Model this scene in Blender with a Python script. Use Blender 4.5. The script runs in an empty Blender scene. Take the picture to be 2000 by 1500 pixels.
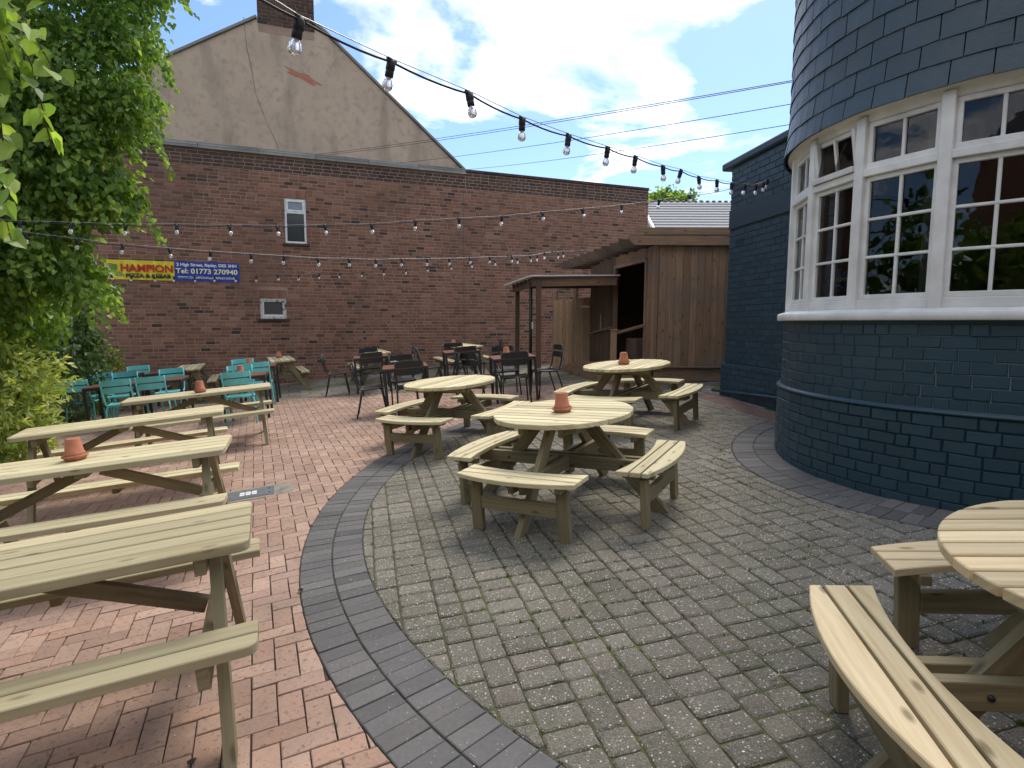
import bpy, math, random
from mathutils import Vector, Matrix
from math import sin, cos, pi, radians, atan2, hypot, sqrt
random.seed(7)
sc = bpy.context.scene
C = sc.collection
# ------------------------------------------------------------------ camera, sky, sun, exposure
CW = Vector((-0.1212, -0.0494, 1.6181))
PITCH, ROLL = 0.10397, 0.003
fw = Vector((0, cos(PITCH), -sin(PITCH))); up0 = Vector((0, sin(PITCH), cos(PITCH))); rt0 = Vector((1, 0, 0))
rt = rt0 * cos(ROLL) + up0 * sin(ROLL); up = up0 * cos(ROLL) - rt0 * sin(ROLL)
cam = bpy.data.cameras.new('camera'); cam.sensor_width = 36; cam.lens = 36 * 1150 / 2000
cam.clip_start = 0.05; cam.clip_end = 2000
co = bpy.data.objects.new('camera', cam); C.objects.link(co)
co.matrix_world = Matrix(((rt.x, up.x, -fw.x, CW.x), (rt.y, up.y, -fw.y, CW.y), (rt.z, up.z, -fw.z, CW.z), (0, 0, 0, 1)))
sc.camera = co
SUN_EL, SUN_AZ = radians(57), radians(24)
w = bpy.data.worlds.new('World'); sc.world = w; w.use_nodes = True
nt = w.node_tree; N = nt.nodes; L = nt.links; N.clear()
out = N.new('ShaderNodeOutputWorld'); bg = N.new('ShaderNodeBackground'); bg.inputs[1].default_value = 0.13
sky = N.new('ShaderNodeTexSky'); sky.sky_type = 'NISHITA'; sky.sun_disc = False
sky.sun_elevation = SUN_EL; sky.sun_rotation = SUN_AZ; sky.altitude = 100; sky.dust_density = 1.0; sky.ozone_density = 1.5
tc = N.new('ShaderNodeTexCoord'); sep = N.new('ShaderNodeSeparateXYZ'); L.new(tc.outputs['Generated'], sep.inputs[0])
mz = N.new('ShaderNodeMath'); mz.operation = 'MAXIMUM'; L.new(sep.outputs[2], mz.inputs[0]); mz.inputs[1].default_value = 0.0
az = N.new('ShaderNodeMath'); az.operation = 'ADD'; L.new(mz.outputs[0], az.inputs[0]); az.inputs[1].default_value = 0.16
dx = N.new('ShaderNodeMath'); dx.operation = 'DIVIDE'; L.new(sep.outputs[0], dx.inputs[0]); L.new(az.outputs[0], dx.inputs[1])
dy = N.new('ShaderNodeMath'); dy.operation = 'DIVIDE'; L.new(sep.outputs[1], dy.inputs[0]); L.new(az.outputs[0], dy.inputs[1])
cmb = N.new('ShaderNodeCombineXYZ'); L.new(dx.outputs[0], cmb.inputs[0]); L.new(dy.outputs[0], cmb.inputs[1]); cmb.inputs[2].default_value = 10.1
cn = N.new('ShaderNodeTexNoise'); cn.inputs['Scale'].default_value = 1.5; cn.inputs['Detail'].default_value = 9; cn.inputs['Roughness'].default_value = 0.55
cn.inputs['Distortion'].default_value = 0.25
L.new(cmb.outputs[0], cn.inputs['Vector'])
cr = N.new('ShaderNodeValToRGB'); cr.color_ramp.elements[0].position = 0.475; cr.color_ramp.elements[1].position = 0.60
L.new(cn.outputs[0], cr.inputs[0])
cn2 = N.new('ShaderNodeTexNoise'); cn2.inputs['Scale'].default_value = 2.6; cn2.inputs['Detail'].default_value = 6; L.new(cmb.outputs[0], cn2.inputs['Vector'])
ccol = N.new('ShaderNodeValToRGB'); ccol.color_ramp.elements[0].position = 0.36; ccol.color_ramp.elements[1].position = 0.56
ccol.color_ramp.elements[0].color = (0.64, 0.64, 0.64, 1); ccol.color_ramp.elements[1].color = (1, .955, .87, 1)
L.new(cn2.outputs[0], ccol.inputs[0])
csc = N.new('ShaderNodeVectorMath'); csc.operation = 'SCALE'; csc.inputs['Scale'].default_value = 9.0; L.new(ccol.outputs[0], csc.inputs[0])
ssc = N.new('ShaderNodeVectorMath'); ssc.operation = 'MULTIPLY'; ssc.inputs[1].default_value = (.56, .66, .80); L.new(sky.outputs[0], ssc.inputs[0])
mx = N.new('ShaderNodeMix'); mx.data_type = 'RGBA'; L.new(cr.outputs[0], mx.inputs[0]); L.new(ssc.outputs[0], mx.inputs[6]); L.new(csc.outputs[0], mx.inputs[7])
L.new(mx.outputs[2], bg.inputs[0]); L.new(bg.outputs[0], out.inputs[0])
sl = bpy.data.lights.new('sun', 'SUN'); sl.energy = 1.35; sl.angle = radians(24); sl.color = (1, 0.91, 0.78)
so = bpy.data.objects.new('sun', sl); C.objects.link(so)
sd = Vector((sin(SUN_AZ) * cos(SUN_EL), cos(SUN_AZ) * cos(SUN_EL), sin(SUN_EL)))
so.rotation_euler = sd.to_track_quat('Z', 'Y').to_euler()
sc.view_settings.view_transform = 'Standard'; sc.view_settings.look = 'None'; sc.view_settings.gamma = 1
sc.view_settings.exposure = 1.08
# ------------------------------------------------------------------ ground frame (the patio slopes)
G3 = Matrix(((0.99716, -0.01007, -0.07466), (0.00782, 0.99951, -0.03045), (0.07493, 0.02978, 0.99674)))
def dz(x, y):
    return -.0086 * max(0, y - 12.5) ** 2 * min(1.2, max(0, (x + 5) / 6))
def g2w(x, y, z=0): return G3 @ Vector((x, y, z + dz(x, y)))
def gm(x, y, a=0, z=0):
    return Matrix.Translation(g2w(x, y, z)) @ (G3 @ Matrix.Rotation(a, 3, 'Z')).to_4x4()
# ------------------------------------------------------------------ mesh builder
class MB:
    def __init__(s): s.v = []; s.f = []; s.uv = []; s.t = []; s.sm = []; s.mi = []
    def face(s, pts, uv=None, t=(.5, .5, .5), sm=False, mi=0):
        b = len(s.v); s.v += [tuple(p) for p in pts]; s.f.append(tuple(range(b, b + len(pts))))
        s.uv += uv if uv else [(p[0], p[1]) for p in pts]; s.t.append(t); s.sm.append(sm); s.mi.append(mi)
    def mesh(s, vs, fs, t=(.5, .5, .5), sm=True, mi=0, uvs=None):
        b = len(s.v); s.v += [tuple(p) for p in vs]
        for f in fs:
            s.f.append(tuple(b + i for i in f))
            s.uv += [uvs[i] for i in f] if uvs else [(vs[i][0], vs[i][2]) for i in f]
            s.t.append(t); s.sm.append(sm); s.mi.append(mi)
    def box(s, c, h, R=None, ch=.003, t=None, mi=0):
        if t is None: t = (random.random(), random.random(), random.random())
        c = Vector(c); ou, ov = random.random() * 9, random.random() * 9
        la = max(range(3), key=lambda k: h[k]); ch = min(ch, min(h) * .45)
        def P(l):
            q = Vector(l)
            return (R @ q if R else q) + c
        def vt(sg, k): return [sg[i] * (h[i] - (0 if i == k else ch)) for i in range(3)]
        def add(ls, k):
            o = [i for i in range(3) if i != la]
            if k == la: uvf = lambda l: (l[o[0]] + ou + 4, l[o[1]] + ov)
            else:
                m = [i for i in o if i != k][0]; uvf = lambda l: (l[la] + ou, l[m] + ov + k * .37)
            a = Vector(ls[1]) - Vector(ls[0]); b_ = Vector(ls[2]) - Vector(ls[0]); n = a.cross(b_); cen = sum((Vector(x) for x in ls), Vector()) / len(ls)
            if n.dot(cen) < 0: ls = ls[::-1]
            s.face([P(l) for l in ls], [uvf(l) for l in ls], t, False, mi)
        for k in range(3):
            i, j = [x for x in range(3) if x != k]
            for sg in (-1, 1):
                ls = []
                for a, b in ((-1, -1), (1, -1), (1, 1), (-1, 1)):
                    q = [0, 0, 0]; q[k] = sg; q[i] = a; q[j] = b; ls.append(vt(q, k))
                add(ls, k)
            # edges parallel to axis k
            for a in (-1, 1):
                for b in (-1, 1):
                    q1 = [0, 0, 0]; q1[k] = -1; q1[i] = a; q1[j] = b; q2 = list(q1); q2[k] = 1
                    add([vt(q1, i), vt(q1, j), vt(q2, j), vt(q2, i)], i)
        for a in (-1, 1):
            for b in (-1, 1):
                for d in (-1, 1):
                    q = (a, b, d); add([vt(q, 0), vt(q, 1), vt(q, 2)], 0)
    def bar(s, a, b, wd, th, side=None, ch=.003, t=None, mi=0):
        """box from a to b; wd measured along 'side' direction, th across"""
        a = Vector(a); b = Vector(b); d = b - a; ln = d.length; x = d.normalized()
        y = Vector(side) if side else Vector((0, 0, 1)); y = (y - x * y.dot(x)).normalized(); z = x.cross(y)
        R = Matrix((x, y, z)).transposed()
        s.box((a + b) / 2, (ln / 2, wd / 2, th / 2), R, ch, t, mi)
    def prism(s, poly, z0, z1, ch=.004, t=None, uvd=(1, 0), mi=0):
        if t is None: t = (random.random(), random.random(), random.random())
        n = len(poly); A = sum(poly[i][0] * poly[(i + 1) % n][1] - poly[(i + 1) % n][0] * poly[i][1] for i in range(n))
        if A < 0: poly = poly[::-1]
        ins = []
        for i in range(n):
            p, q, r = poly[i - 1], poly[i], poly[(i + 1) % n]
            e1 = Vector((q[0] - p[0], q[1] - p[1])).normalized(); e2 = Vector((r[0] - q[0], r[1] - q[1])).normalized()
            nn = Vector((-e1.y, e1.x)) + Vector((-e2.y, e2.x)); d = max(.35, nn.length / 2); nn.normalize()
            ins.append((q[0] + nn.x * ch / d, q[1] + nn.y * ch / d))
        ou, ov = random.random() * 9, random.random() * 9
        U = lambda p: (p[0] * uvd[0] + p[1] * uvd[1] + ou, -p[0] * uvd[1] + p[1] * uvd[0] + ov)
        s.face([(p[0], p[1], z1) for p in ins], [U(p) for p in ins], t, False, mi)
        s.face([(p[0], p[1], z0) for p in poly[::-1]], [U(p) for p in poly[::-1]], t, False, mi)
        for i in range(n):
            a, b = poly[i], poly[(i + 1) % n]; c, d = ins[(i + 1) % n], ins[i]
            ua, ub = U(a), U(b)
            s.face([(a[0], a[1], z0), (b[0], b[1], z0), (b[0], b[1], z1 - ch), (a[0], a[1], z1 - ch)],
                   [ua, ub, (ub[0], ub[1] + .03), (ua[0], ua[1] + .03)], t, False, mi)
            s.face([(a[0], a[1], z1 - ch), (b[0], b[1], z1 - ch), (c[0], c[1], z1), (d[0], d[1], z1)], [ua, ub, U(c), U(d)], t, False, mi)
    def tube(s, pts, r, n=8, t=(.5, .5, .5), cap=True, mi=0):
        pts = [Vector(p) for p in pts]; vs = []; fs = []; uv = []; pr = None; L_ = 0
        for i, p in enumerate(pts):
            d = ((pts[i + 1] if i + 1 < len(pts) else p) - (pts[i - 1] if i else p)).normalized()
            if pr is None: pr = d.orthogonal().normalized()
            pr = (pr - d * pr.dot(d)).normalized(); q = d.cross(pr); rr = r[i] if isinstance(r, (list, tuple)) else r
            if i: L_ += (p - pts[i - 1]).length
            for k in range(n):
                a = 2 * pi * k / n; vs.append(p + pr * cos(a) * rr + q * sin(a) * rr); uv.append((L_, k / n * .3))
        for i in range(len(pts) - 1):
            for k in range(n):
                a = i * n + k; b = i * n + (k + 1) % n; fs.append((a, b, b + n, a + n))
        if cap: fs.append(tuple(range(n))[::-1]); fs.append(tuple(range(len(vs) - n, len(vs))))
        s.mesh(vs, fs, t, True, mi, uv)
    def lathe(s, prof, n=24, c=(0, 0, 0), t=(.5, .5, .5), mi=0):
        vs = []; fs = []; c = Vector(c)
        for r, z in prof:
            for k in range(n): a = 2 * pi * k / n; vs.append(c + Vector((r * cos(a), r * sin(a), z)))
        for i in range(len(prof) - 1):
            for k in range(n): a = i * n + k; b = i * n + (k + 1) % n; fs.append((a, b, b + n, a + n))
        s.mesh(vs, fs, t, True, mi)
    def build(s, name, mats, parent=None, off=None, merge=False):
        me = bpy.data.meshes.new(name)
        vs = s.v if off is None else [(p[0] - off[0], p[1] - off[1], p[2] - off[2]) for p in s.v]
        me.from_pydata(vs, [], s.f)
        uvl = me.uv_layers.new(name='UVMap'); fl = []
        for q in s.uv: fl += [q[0], q[1]]
        uvl.data.foreach_set('uv', fl)
        at = me.attributes.new('tint', 'FLOAT_COLOR', 'CORNER'); tl = []
        for f, t in zip(s.f, s.t): tl += [t[0], t[1], t[2], 1.0] * len(f)
        at.data.foreach_set('color', tl)
        me.polygons.foreach_set('use_smooth', s.sm); me.polygons.foreach_set('material_index', s.mi)
        for m in (mats if isinstance(mats, (list, tuple)) else [mats]): me.materials.append(m)
        me.update(); o = bpy.data.objects.new(name, me); C.objects.link(o)
        if parent: o.parent = parent
        return o
def tag(o, label=None, cat=None, group=None, kind=None):
    if label: o['label'] = label
    if cat: o['category'] = cat
    if group: o['group'] = group
    if kind: o['kind'] = kind
    return o
def empty(name, M, label=None, cat=None, group=None):
    o = bpy.data.objects.new(name, None); C.objects.link(o); o.empty_display_size = .1
    o.matrix_world = M if isinstance(M, Matrix) else Matrix.Translation(Vector(M))
    return tag(o, label, cat, group)
def kids(o): return [c for c in C.objects if c.parent == o]
def copy_tree(o, M, label=None, group=None):
    r = o.copy(); C.objects.link(r); r.matrix_world = M
    if label: r['label'] = label
    if group: r['group'] = group
    def rec(a, b):
        for ch in kids(a):
            c = ch.copy(); C.objects.link(c); c.parent = b; rec(ch, c)
    rec(o, r); return r
# ------------------------------------------------------------------ materials
def newmat(name):
    m = bpy.data.materials.new(name); m.use_nodes = True; n = m.node_tree.nodes; b = n['Principled BSDF']
    return m, n, m.node_tree.links, b
def nd(n, t, **k):
    x = n.new(t)
    for a, v in k.items(): setattr(x, a, v)
    return x
def noise(n, l, vec, scale, detail=4, rough=.55):
    x = n.new('ShaderNodeTexNoise'); x.inputs['Scale'].default_value = scale; x.inputs['Detail'].default_value = detail; x.inputs['Roughness'].default_value = rough
    l.new(vec, x.inputs['Vector']); return x.outputs[0]
def ramp(n, l, v, stops):
    r = n.new('ShaderNodeValToRGB'); e = r.color_ramp.elements
    while len(e) < len(stops): e.new(.5)
    for i, (p, c) in enumerate(stops): e[i].position = p; e[i].color = (*c, 1) if len(c) == 3 else c
    l.new(v, r.inputs[0]); return r.outputs[0]
def mix(n, l, f, a, b, mode='MIX'):
    x = n.new('ShaderNodeMix'); x.data_type = 'RGBA'; x.blend_type = mode
    for s_, v in ((0, f), (6, a), (7, b)):
        if isinstance(v, (int, float)): x.inputs[s_].default_value = v
        elif isinstance(v, tuple): x.inputs[s_].default_value = (*v, 1)
        else: l.new(v, x.inputs[s_])
    return x.outputs[2]
def mth(n, l, op, a, b=None):
    x = n.new('ShaderNodeMath'); x.operation = op
    for i, v in enumerate((a, b)):
        if v is None: continue
        if isinstance(v, (int, float)): x.inputs[i].default_value = v
        else: l.new(v, x.inputs[i])
    return x.outputs[0]
def mapping(n, l, vec, sx, sy, sz=1):
    x = n.new('ShaderNodeMapping'); x.inputs['Scale'].default_value = (sx, sy, sz); l.new(vec, x.inputs[0]); return x.outputs[0]
def bump(n, l, b, h, st, dist):
    x = n.new('ShaderNodeBump'); x.inputs['Strength'].default_value = st; x.inputs['Distance'].default_value = dist; l.new(h, x.inputs['Height'])
    l.new(x.outputs[0], b.inputs['Normal']); return x
def gray(v): return (v, v, v)
def wood(name, light, dark, third, rough=.72, knots=.8, grain=1.0, weather=None):
    m, n, l, b = newmat(name)
    tcd = nd(n, 'ShaderNodeTexCoord'); uv = tcd.outputs['UV']
    at = nd(n, 'ShaderNodeAttribute', attribute_name='tint'); sp = nd(n, 'ShaderNodeSeparateColor'); l.new(at.outputs['Color'], sp.inputs[0])
    g1 = noise(n, l, mapping(n, l, uv, 2.2, 34), 1.0, 6, .6)
    g2 = noise(n, l, mapping(n, l, uv, 3.5, 110), 1.0, 3, .5)
    big = noise(n, l, mapping(n, l, uv, 1.3, 7), 1.0, 3)
    c = mix(n, l, ramp(n, l, g1, [(.38, gray(0)), (.68, gray(1))]), light, dark)
    c = mix(n, l, ramp(n, l, big, [(.45, gray(0)), (.7, gray(.7))]), c, third)
    c = mix(n, l, mth(n, l, 'MULTIPLY', ramp(n, l, g2, [(.5, gray(0)), (.75, gray(1))]), .25 * grain), c, dark)
    c = mix(n, l, mth(n, l, 'MULTIPLY', sp.outputs[1], .55), c, third)
    # knots
    vo = nd(n, 'ShaderNodeTexVoronoi', voronoi_dimensions='2D'); vo.inputs['Scale'].default_value = 1.0; l.new(mapping(n, l, uv, 2.9, 8.0), vo.inputs['Vector'])
    kn = ramp(n, l, vo.outputs['Distance'], [(.045, gray(1)), (.12, gray(0))])
    vs_ = nd(n, 'ShaderNodeSeparateColor'); l.new(vo.outputs['Color'], vs_.inputs[0])
    ksel = mth(n, l, 'GREATER_THAN', vs_.outputs[0], .5)
    kf = mth(n, l, 'MULTIPLY', mth(n, l, 'MULTIPLY', kn, ksel), knots)
    kd = tuple(x * .45 for x in dark); c = mix(n, l, kf, c, kd)
    tv = mth(n, l, 'ADD', mth(n, l, 'MULTIPLY', sp.outputs[0], .48), .74)
    sc_ = nd(n, 'ShaderNodeVectorMath', operation='SCALE'); l.new(c, sc_.inputs[0]); l.new(tv, sc_.inputs['Scale'])
    c = sc_.outputs[0]
    if weather:
        ob = noise(n, l, tcd.outputs['Object'], 1.7, 5)
        c = mix(n, l, ramp(n, l, ob, [(.45, gray(0)), (.7, gray(.8))]), c, weather)
    l.new(c, b.inputs['Base Color']); b.inputs['Roughness'].default_value = rough
    b.inputs['Specular IOR Level'].default_value = .3
    bump(n, l, b, mth(n, l, 'ADD', g1, mth(n, l, 'MULTIPLY', g2, .5)), .35, .002 * grain)
    return m
def tinted(name, cols, rough=.8, speck=None, nscale=30, bst=.4, bd=.003, stain=None, spec=.3, vary=.35):
    """per piece colour from the tint attribute between three colours + fine noise"""
    m, n, l, b = newmat(name); tcd = nd(n, 'ShaderNodeTexCoord'); ob = tcd.outputs['Object']
    at = nd(n, 'ShaderNodeAttribute', attribute_name='tint'); sp = nd(n, 'ShaderNodeSeparateColor'); l.new(at.outputs['Color'], sp.inputs[0])
    c = ramp(n, l, sp.outputs[0], [(i / (len(cols) - 1), q) for i, q in enumerate(cols)])
    nz = noise(n, l, ob, nscale, 6, .65)
    v = mth(n, l, 'ADD', mth(n, l, 'MULTIPLY', nz, vary * 2), 1 - vary)
    v = mth(n, l, 'MULTIPLY', v, mth(n, l, 'ADD', mth(n, l, 'MULTIPLY', sp.outputs[1], .3), .85))
    s_ = nd(n, 'ShaderNodeVectorMath', operation='SCALE'); l.new(c, s_.inputs[0]); l.new(v, s_.inputs['Scale']); c = s_.outputs[0]
    if stain:
        for scl, lo, hi, col, amt in stain:
            sn = noise(n, l, ob, scl, 6, .6); c = mix(n, l, mth(n, l, 'MULTIPLY', ramp(n, l, sn, [(lo, gray(0)), (hi, gray(1))]), amt), c, col)
    if speck:
        ss, thr, col, amt = speck
        vo = nd(n, 'ShaderNodeTexVoronoi'); vo.inputs['Scale'].default_value = ss; l.new(ob, vo.inputs['Vector'])
        vs_ = nd(n, 'ShaderNodeSeparateColor'); l.new(vo.outputs['Color'], vs_.inputs[0])
        f = mth(n, l, 'MULTIPLY', mth(n, l, 'GREATER_THAN', vs_.outputs[0], thr), mth(n, l, 'LESS_THAN', vo.outputs['Distance'], .38))
        c = mix(n, l, mth(n, l, 'MULTIPLY', f, amt), c, col)
    l.new(c, b.inputs['Base Color']); b.inputs['Roughness'].default_value = rough; b.inputs['Specular IOR Level'].default_value = spec
    bump(n, l, b, nz, bst, bd); return m
def plain(name, col, rough=.5, metal=0, spec=.5, nz=None, bst=.2, bd=.002, coat=0):
    m, n, l, b = newmat(name); b.inputs['Roughness'].default_value = rough; b.inputs['Metallic'].default_value = metal; b.inputs['Specular IOR Level'].default_value = spec
    tcd = nd(n, 'ShaderNodeTexCoord'); k = nz or 12
    v = noise(n, l, tcd.outputs['Object'], k, 5)
    c = mix(n, l, ramp(n, l, v, [(.35, gray(0)), (.7, gray(1))]), tuple(x * .86 for x in col), tuple(min(1, x * 1.1) for x in col))
    l.new(c, b.inputs['Base Color']); b.inputs['Coat Weight'].default_value = coat
    bump(n, l, b, v, bst, bd); return m
M = {}
M['pine'] = wood('pale_pine', (.68, .61, .40), (.47, .38, .21), (.60, .54, .33), knots=.75)
M['pine_orange'] = wood('warm_pine', (.67, .58, .37), (.47, .36, .19), (.64, .50, .31), knots=.85)
M['pine_green'] = wood('treated_pine', (.50, .44, .27), (.35, .285, .16), (.45, .40, .25), knots=.6)
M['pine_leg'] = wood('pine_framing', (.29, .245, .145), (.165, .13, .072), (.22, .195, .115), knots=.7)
M['plank'] = wood('brown_plank', (.34, .215, .135), (.15, .09, .056), (.24, .15, .095), knots=1, weather=(.17, .135, .115))
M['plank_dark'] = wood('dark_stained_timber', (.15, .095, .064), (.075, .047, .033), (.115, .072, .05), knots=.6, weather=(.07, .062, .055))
M['fence'] = wood('fence_board', (.42, .28, .17), (.25, .165, .10), (.33, .22, .135), knots=1)
M['slat_red'] = wood('red_brown_slat', (.23, .10, .065), (.14, .06, .04), (.18, .08, .055), rough=.45, knots=0)
M['red_paver'] = tinted('red_paver', [(.40, .255, .185), (.45, .31, .235), (.375, .255, .195), (.42, .27, .20)], .85, None, 55, .5, .004,
                        [(1.1, .42, .72, (.22, .15, .12), .5), (4.5, .52, .75, (.18, .135, .105), .45), (38, .56, .66, (.13, .085, .065), .7), (140, .56, .68, (.16, .10, .08), .5), (9, .60, .72, (.46, .33, .27), .4)], vary=.25)
M['grey_paver'] = tinted('grey_paver', [(.165, .152, .12), (.215, .197, .158), (.19, .166, .135)], .9, (92, .88, (.70, .67, .58), .85), 95, 1, .012,
                         [(.9, .45, .7, (.11, .105, .07), .6), (6, .52, .75, (.085, .083, .06), .5), (170, .55, .64, (.55, .53, .45), .65), (40, .54, .7, (.08, .075, .055), .55)], vary=.65)
M['dark_paver'] = tinted('charcoal_paver', [(.10, .098, .095), (.145, .14, .135), (.125, .118, .112)], .85, (120, .975, (.4, .4, .38), .7), 45, .6, .004,
                         [(1.6, .48, .72, (.075, .075, .078), .6), (7, .58, .75, (.18, .175, .165), .4)], vary=.3)
def jointmat(name, soil, moss, thr):
    m, n, l, b = newmat(name); tcd = nd(n, 'ShaderNodeTexCoord'); ob = tcd.outputs['Object']
    a = noise(n, l, ob, 2.2, 5); f = noise(n, l, ob, 60, 3)
    c = mix(n, l, ramp(n, l, f, [(.3, gray(0)), (.7, gray(1))]), soil, tuple(x * 1.8 for x in soil))
    c = mix(n, l, ramp(n, l, a, [(thr - .06, gray(0)), (thr + .08, gray(1))]), c, moss)
    l.new(c, b.inputs['Base Color']); b.inputs['Roughness'].default_value = 1; bump(n, l, b, f, 1, .006); return m
M['joint_red'] = jointmat('paving_sand', (.05, .035, .027), (.07, .075, .03), .66)
M['joint_moss'] = jointmat('mossy_sand', (.045, .04, .026), (.085, .10, .03), .50)
M['joint_dark'] = jointmat('dark_sand', (.035, .034, .03), (.06, .075, .025), .6)
M['soil'] = jointmat('soil', (.06, .045, .03), (.05, .06, .02), .5)
M['brick'] = tinted('red_brick', [(.06, .044, .038), (.20, .095, .062), (.27, .138, .092), (.165, .078, .054), (.285, .165, .115)], .9, None, 40, .6, .006,
                    [(.55, .50, .78, (.09, .065, .055), .6), (2.5, .58, .8, (.24, .18, .15), .35)], vary=.3)
M['mortar'] = tinted('mortar', [(.36, .25, .19), (.36, .25, .19)], .95, None, 50, .5, .004, [(.5, .42, .68, (.18, .13, .10), .8)], vary=.25)
M['sooty'] = tinted('sooty_brick', [(.05, .038, .033), (.10, .06, .045), (.075, .05, .042)], .9, None, 40, .6, .006, [(1.5, .5, .7, (.035, .03, .027), .7)])
M['stone'] = tinted('coping_stone', [(.24, .23, .21), (.30, .29, .27)], .9, None, 20, .5, .006, [(1.2, .45, .7, (.12, .11, .10), .7)])
M['blue'] = tinted('blue_masonry_paint', [(.017, .046, .066), (.022, .055, .078), (.019, .050, .071)], .42, None, 70, .5, .004, [(1.3, .5, .75, (.024, .058, .08), .5)], spec=.5, vary=.15)
M['slate'] = tinted('painted_slate', [(.030, .056, .076), (.038, .068, .090), (.034, .061, .082)], .45, None, 22, .9, .006, [(3, .52, .75, (.055, .085, .108), .5)], spec=.5, vary=.2)
M['white'] = plain('white_gloss_paint', (.74, .75, .74), .42, nz=5, bst=.25, bd=.004)
M['oldwhite'] = tinted('peeling_white_paint', [(.62, .60, .55), (.7, .68, .62)], .7, None, 20, .5, .004, [(14, .56, .62, (.14, .10, .07), 1)])
M['upvc'] = plain('white_frame', (.78, .79, .78), .35)
M['dull_red'] = tinted('dull_red_paver', [(.17, .105, .085), (.21, .135, .11)], .9, None, 50, .6, .005, [(2, .45, .7, (.10, .08, .07), .6)])
M['terracotta'] = tinted('terracotta', [(.42, .155, .085), (.47, .19, .11)], .85, None, 25, .3, .002, [(9, .5, .75, (.55, .30, .20), .5)], vary=.2)
M['black'] = plain('black_painted_steel', (.022, .025, .028), .38, spec=.6, nz=8)
M['teal'] = plain('teal_painted_steel', (.20, .72, .72), .42, spec=.5, nz=6)
M['dark_metal'] = plain('dark_table_frame', (.035, .035, .038), .45, nz=8)
M['rubber'] = plain('black_cable', (.012, .012, .013), .6)
M['galv'] = plain('galvanised_steel', (.42, .43, .44), .45, .7)
M['bark'] = tinted('bark', [(.10, .075, .05), (.14, .11, .08)], .95, None, 14, 1, .02)
M['render'] = None
m, n, l, b = newmat('cement_render'); ob = nd(n, 'ShaderNodeTexCoord').outputs['Object']
a = noise(n, l, ob, .9, 6, .6); a2 = noise(n, l, ob, 6, 6, .65); a3 = noise(n, l, mapping(n, l, ob, 1.4, 1.4, .35), 1.6, 5)
c = mix(n, l, ramp(n, l, a, [(.38, gray(0)), (.68, gray(1))]), (.48, .375, .28), (.41, .32, .24))
c = mix(n, l, mth(n, l, 'MULTIPLY', ramp(n, l, a2, [(.5, gray(0)), (.72, gray(1))]), .5), c, (.21, .165, .13))
c = mix(n, l, mth(n, l, 'MULTIPLY', ramp(n, l, a3, [(.52, gray(0)), (.74, gray(1))]), .55), c, (.17, .145, .12))
l.new(c, b.inputs['Base Color']); b.inputs['Roughness'].default_value = .95; bump(n, l, b, a2, .5, .01); M['render'] = m
m, n, l, b = newmat('window_glass'); n.remove(b); outn = n['Material Output']
fr = nd(n, 'ShaderNodeFresnel'); fr.inputs[0].default_value = 1.5
gl = nd(n, 'ShaderNodeBsdfGlossy'); gl.inputs['Roughness'].default_value = .015; tr = nd(n, 'ShaderNodeBsdfTransparent'); tr.inputs[0].default_value = (.72, .75, .74, 1)
nb = nd(n, 'ShaderNodeBump'); nb.inputs['Strength'].default_value = .06; nb.inputs['Distance'].default_value = .02; l.new(noise(n, l, nd(n, 'ShaderNodeTexCoord').outputs['Object'], 5, 2), nb.inputs['Height']); l.new(nb.outputs[0], gl.inputs['Normal'])
ms = nd(n, 'ShaderNodeMixShader'); l.new(mth(n, l, 'ADD', mth(n, l, 'MULTIPLY', fr.outputs[0], .9), .01), ms.inputs[0]); l.new(tr.outputs[0], ms.inputs[1]); l.new(gl.outputs[0], ms.inputs[2]); l.new(ms.outputs[0], outn.inputs[0]); M['glass'] = m
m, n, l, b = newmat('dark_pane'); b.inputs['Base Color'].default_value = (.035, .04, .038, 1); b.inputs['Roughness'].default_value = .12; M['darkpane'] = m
m, n, l, b = newmat('frosted_pane'); b.inputs['Base Color'].default_value = (.06, .062, .06, 1); b.inputs['Roughness'].default_value = .5; M['frost'] = m
m, n, l, b = newmat('clear_bulb_glass'); b.inputs['Base Color'].default_value = (1, 1, 1, 1); b.inputs['Roughness'].default_value = .03; b.inputs['Transmission Weight'].default_value = .72; b.inputs['IOR'].default_value = 1.3; M['bulb'] = m
m, n, l, b = newmat('lit_pendant'); b.inputs['Emission Color'].default_value = (1, .45, .15, 1); b.inputs['Emission Strength'].default_value = 6; M['lit'] = m
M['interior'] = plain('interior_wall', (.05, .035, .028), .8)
def flat(name, col, rough=.5):
    m, n, l, b = newmat(name); b.inputs['Base Color'].default_value = (*col, 1); b.inputs['Roughness'].default_value = rough; return m
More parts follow.
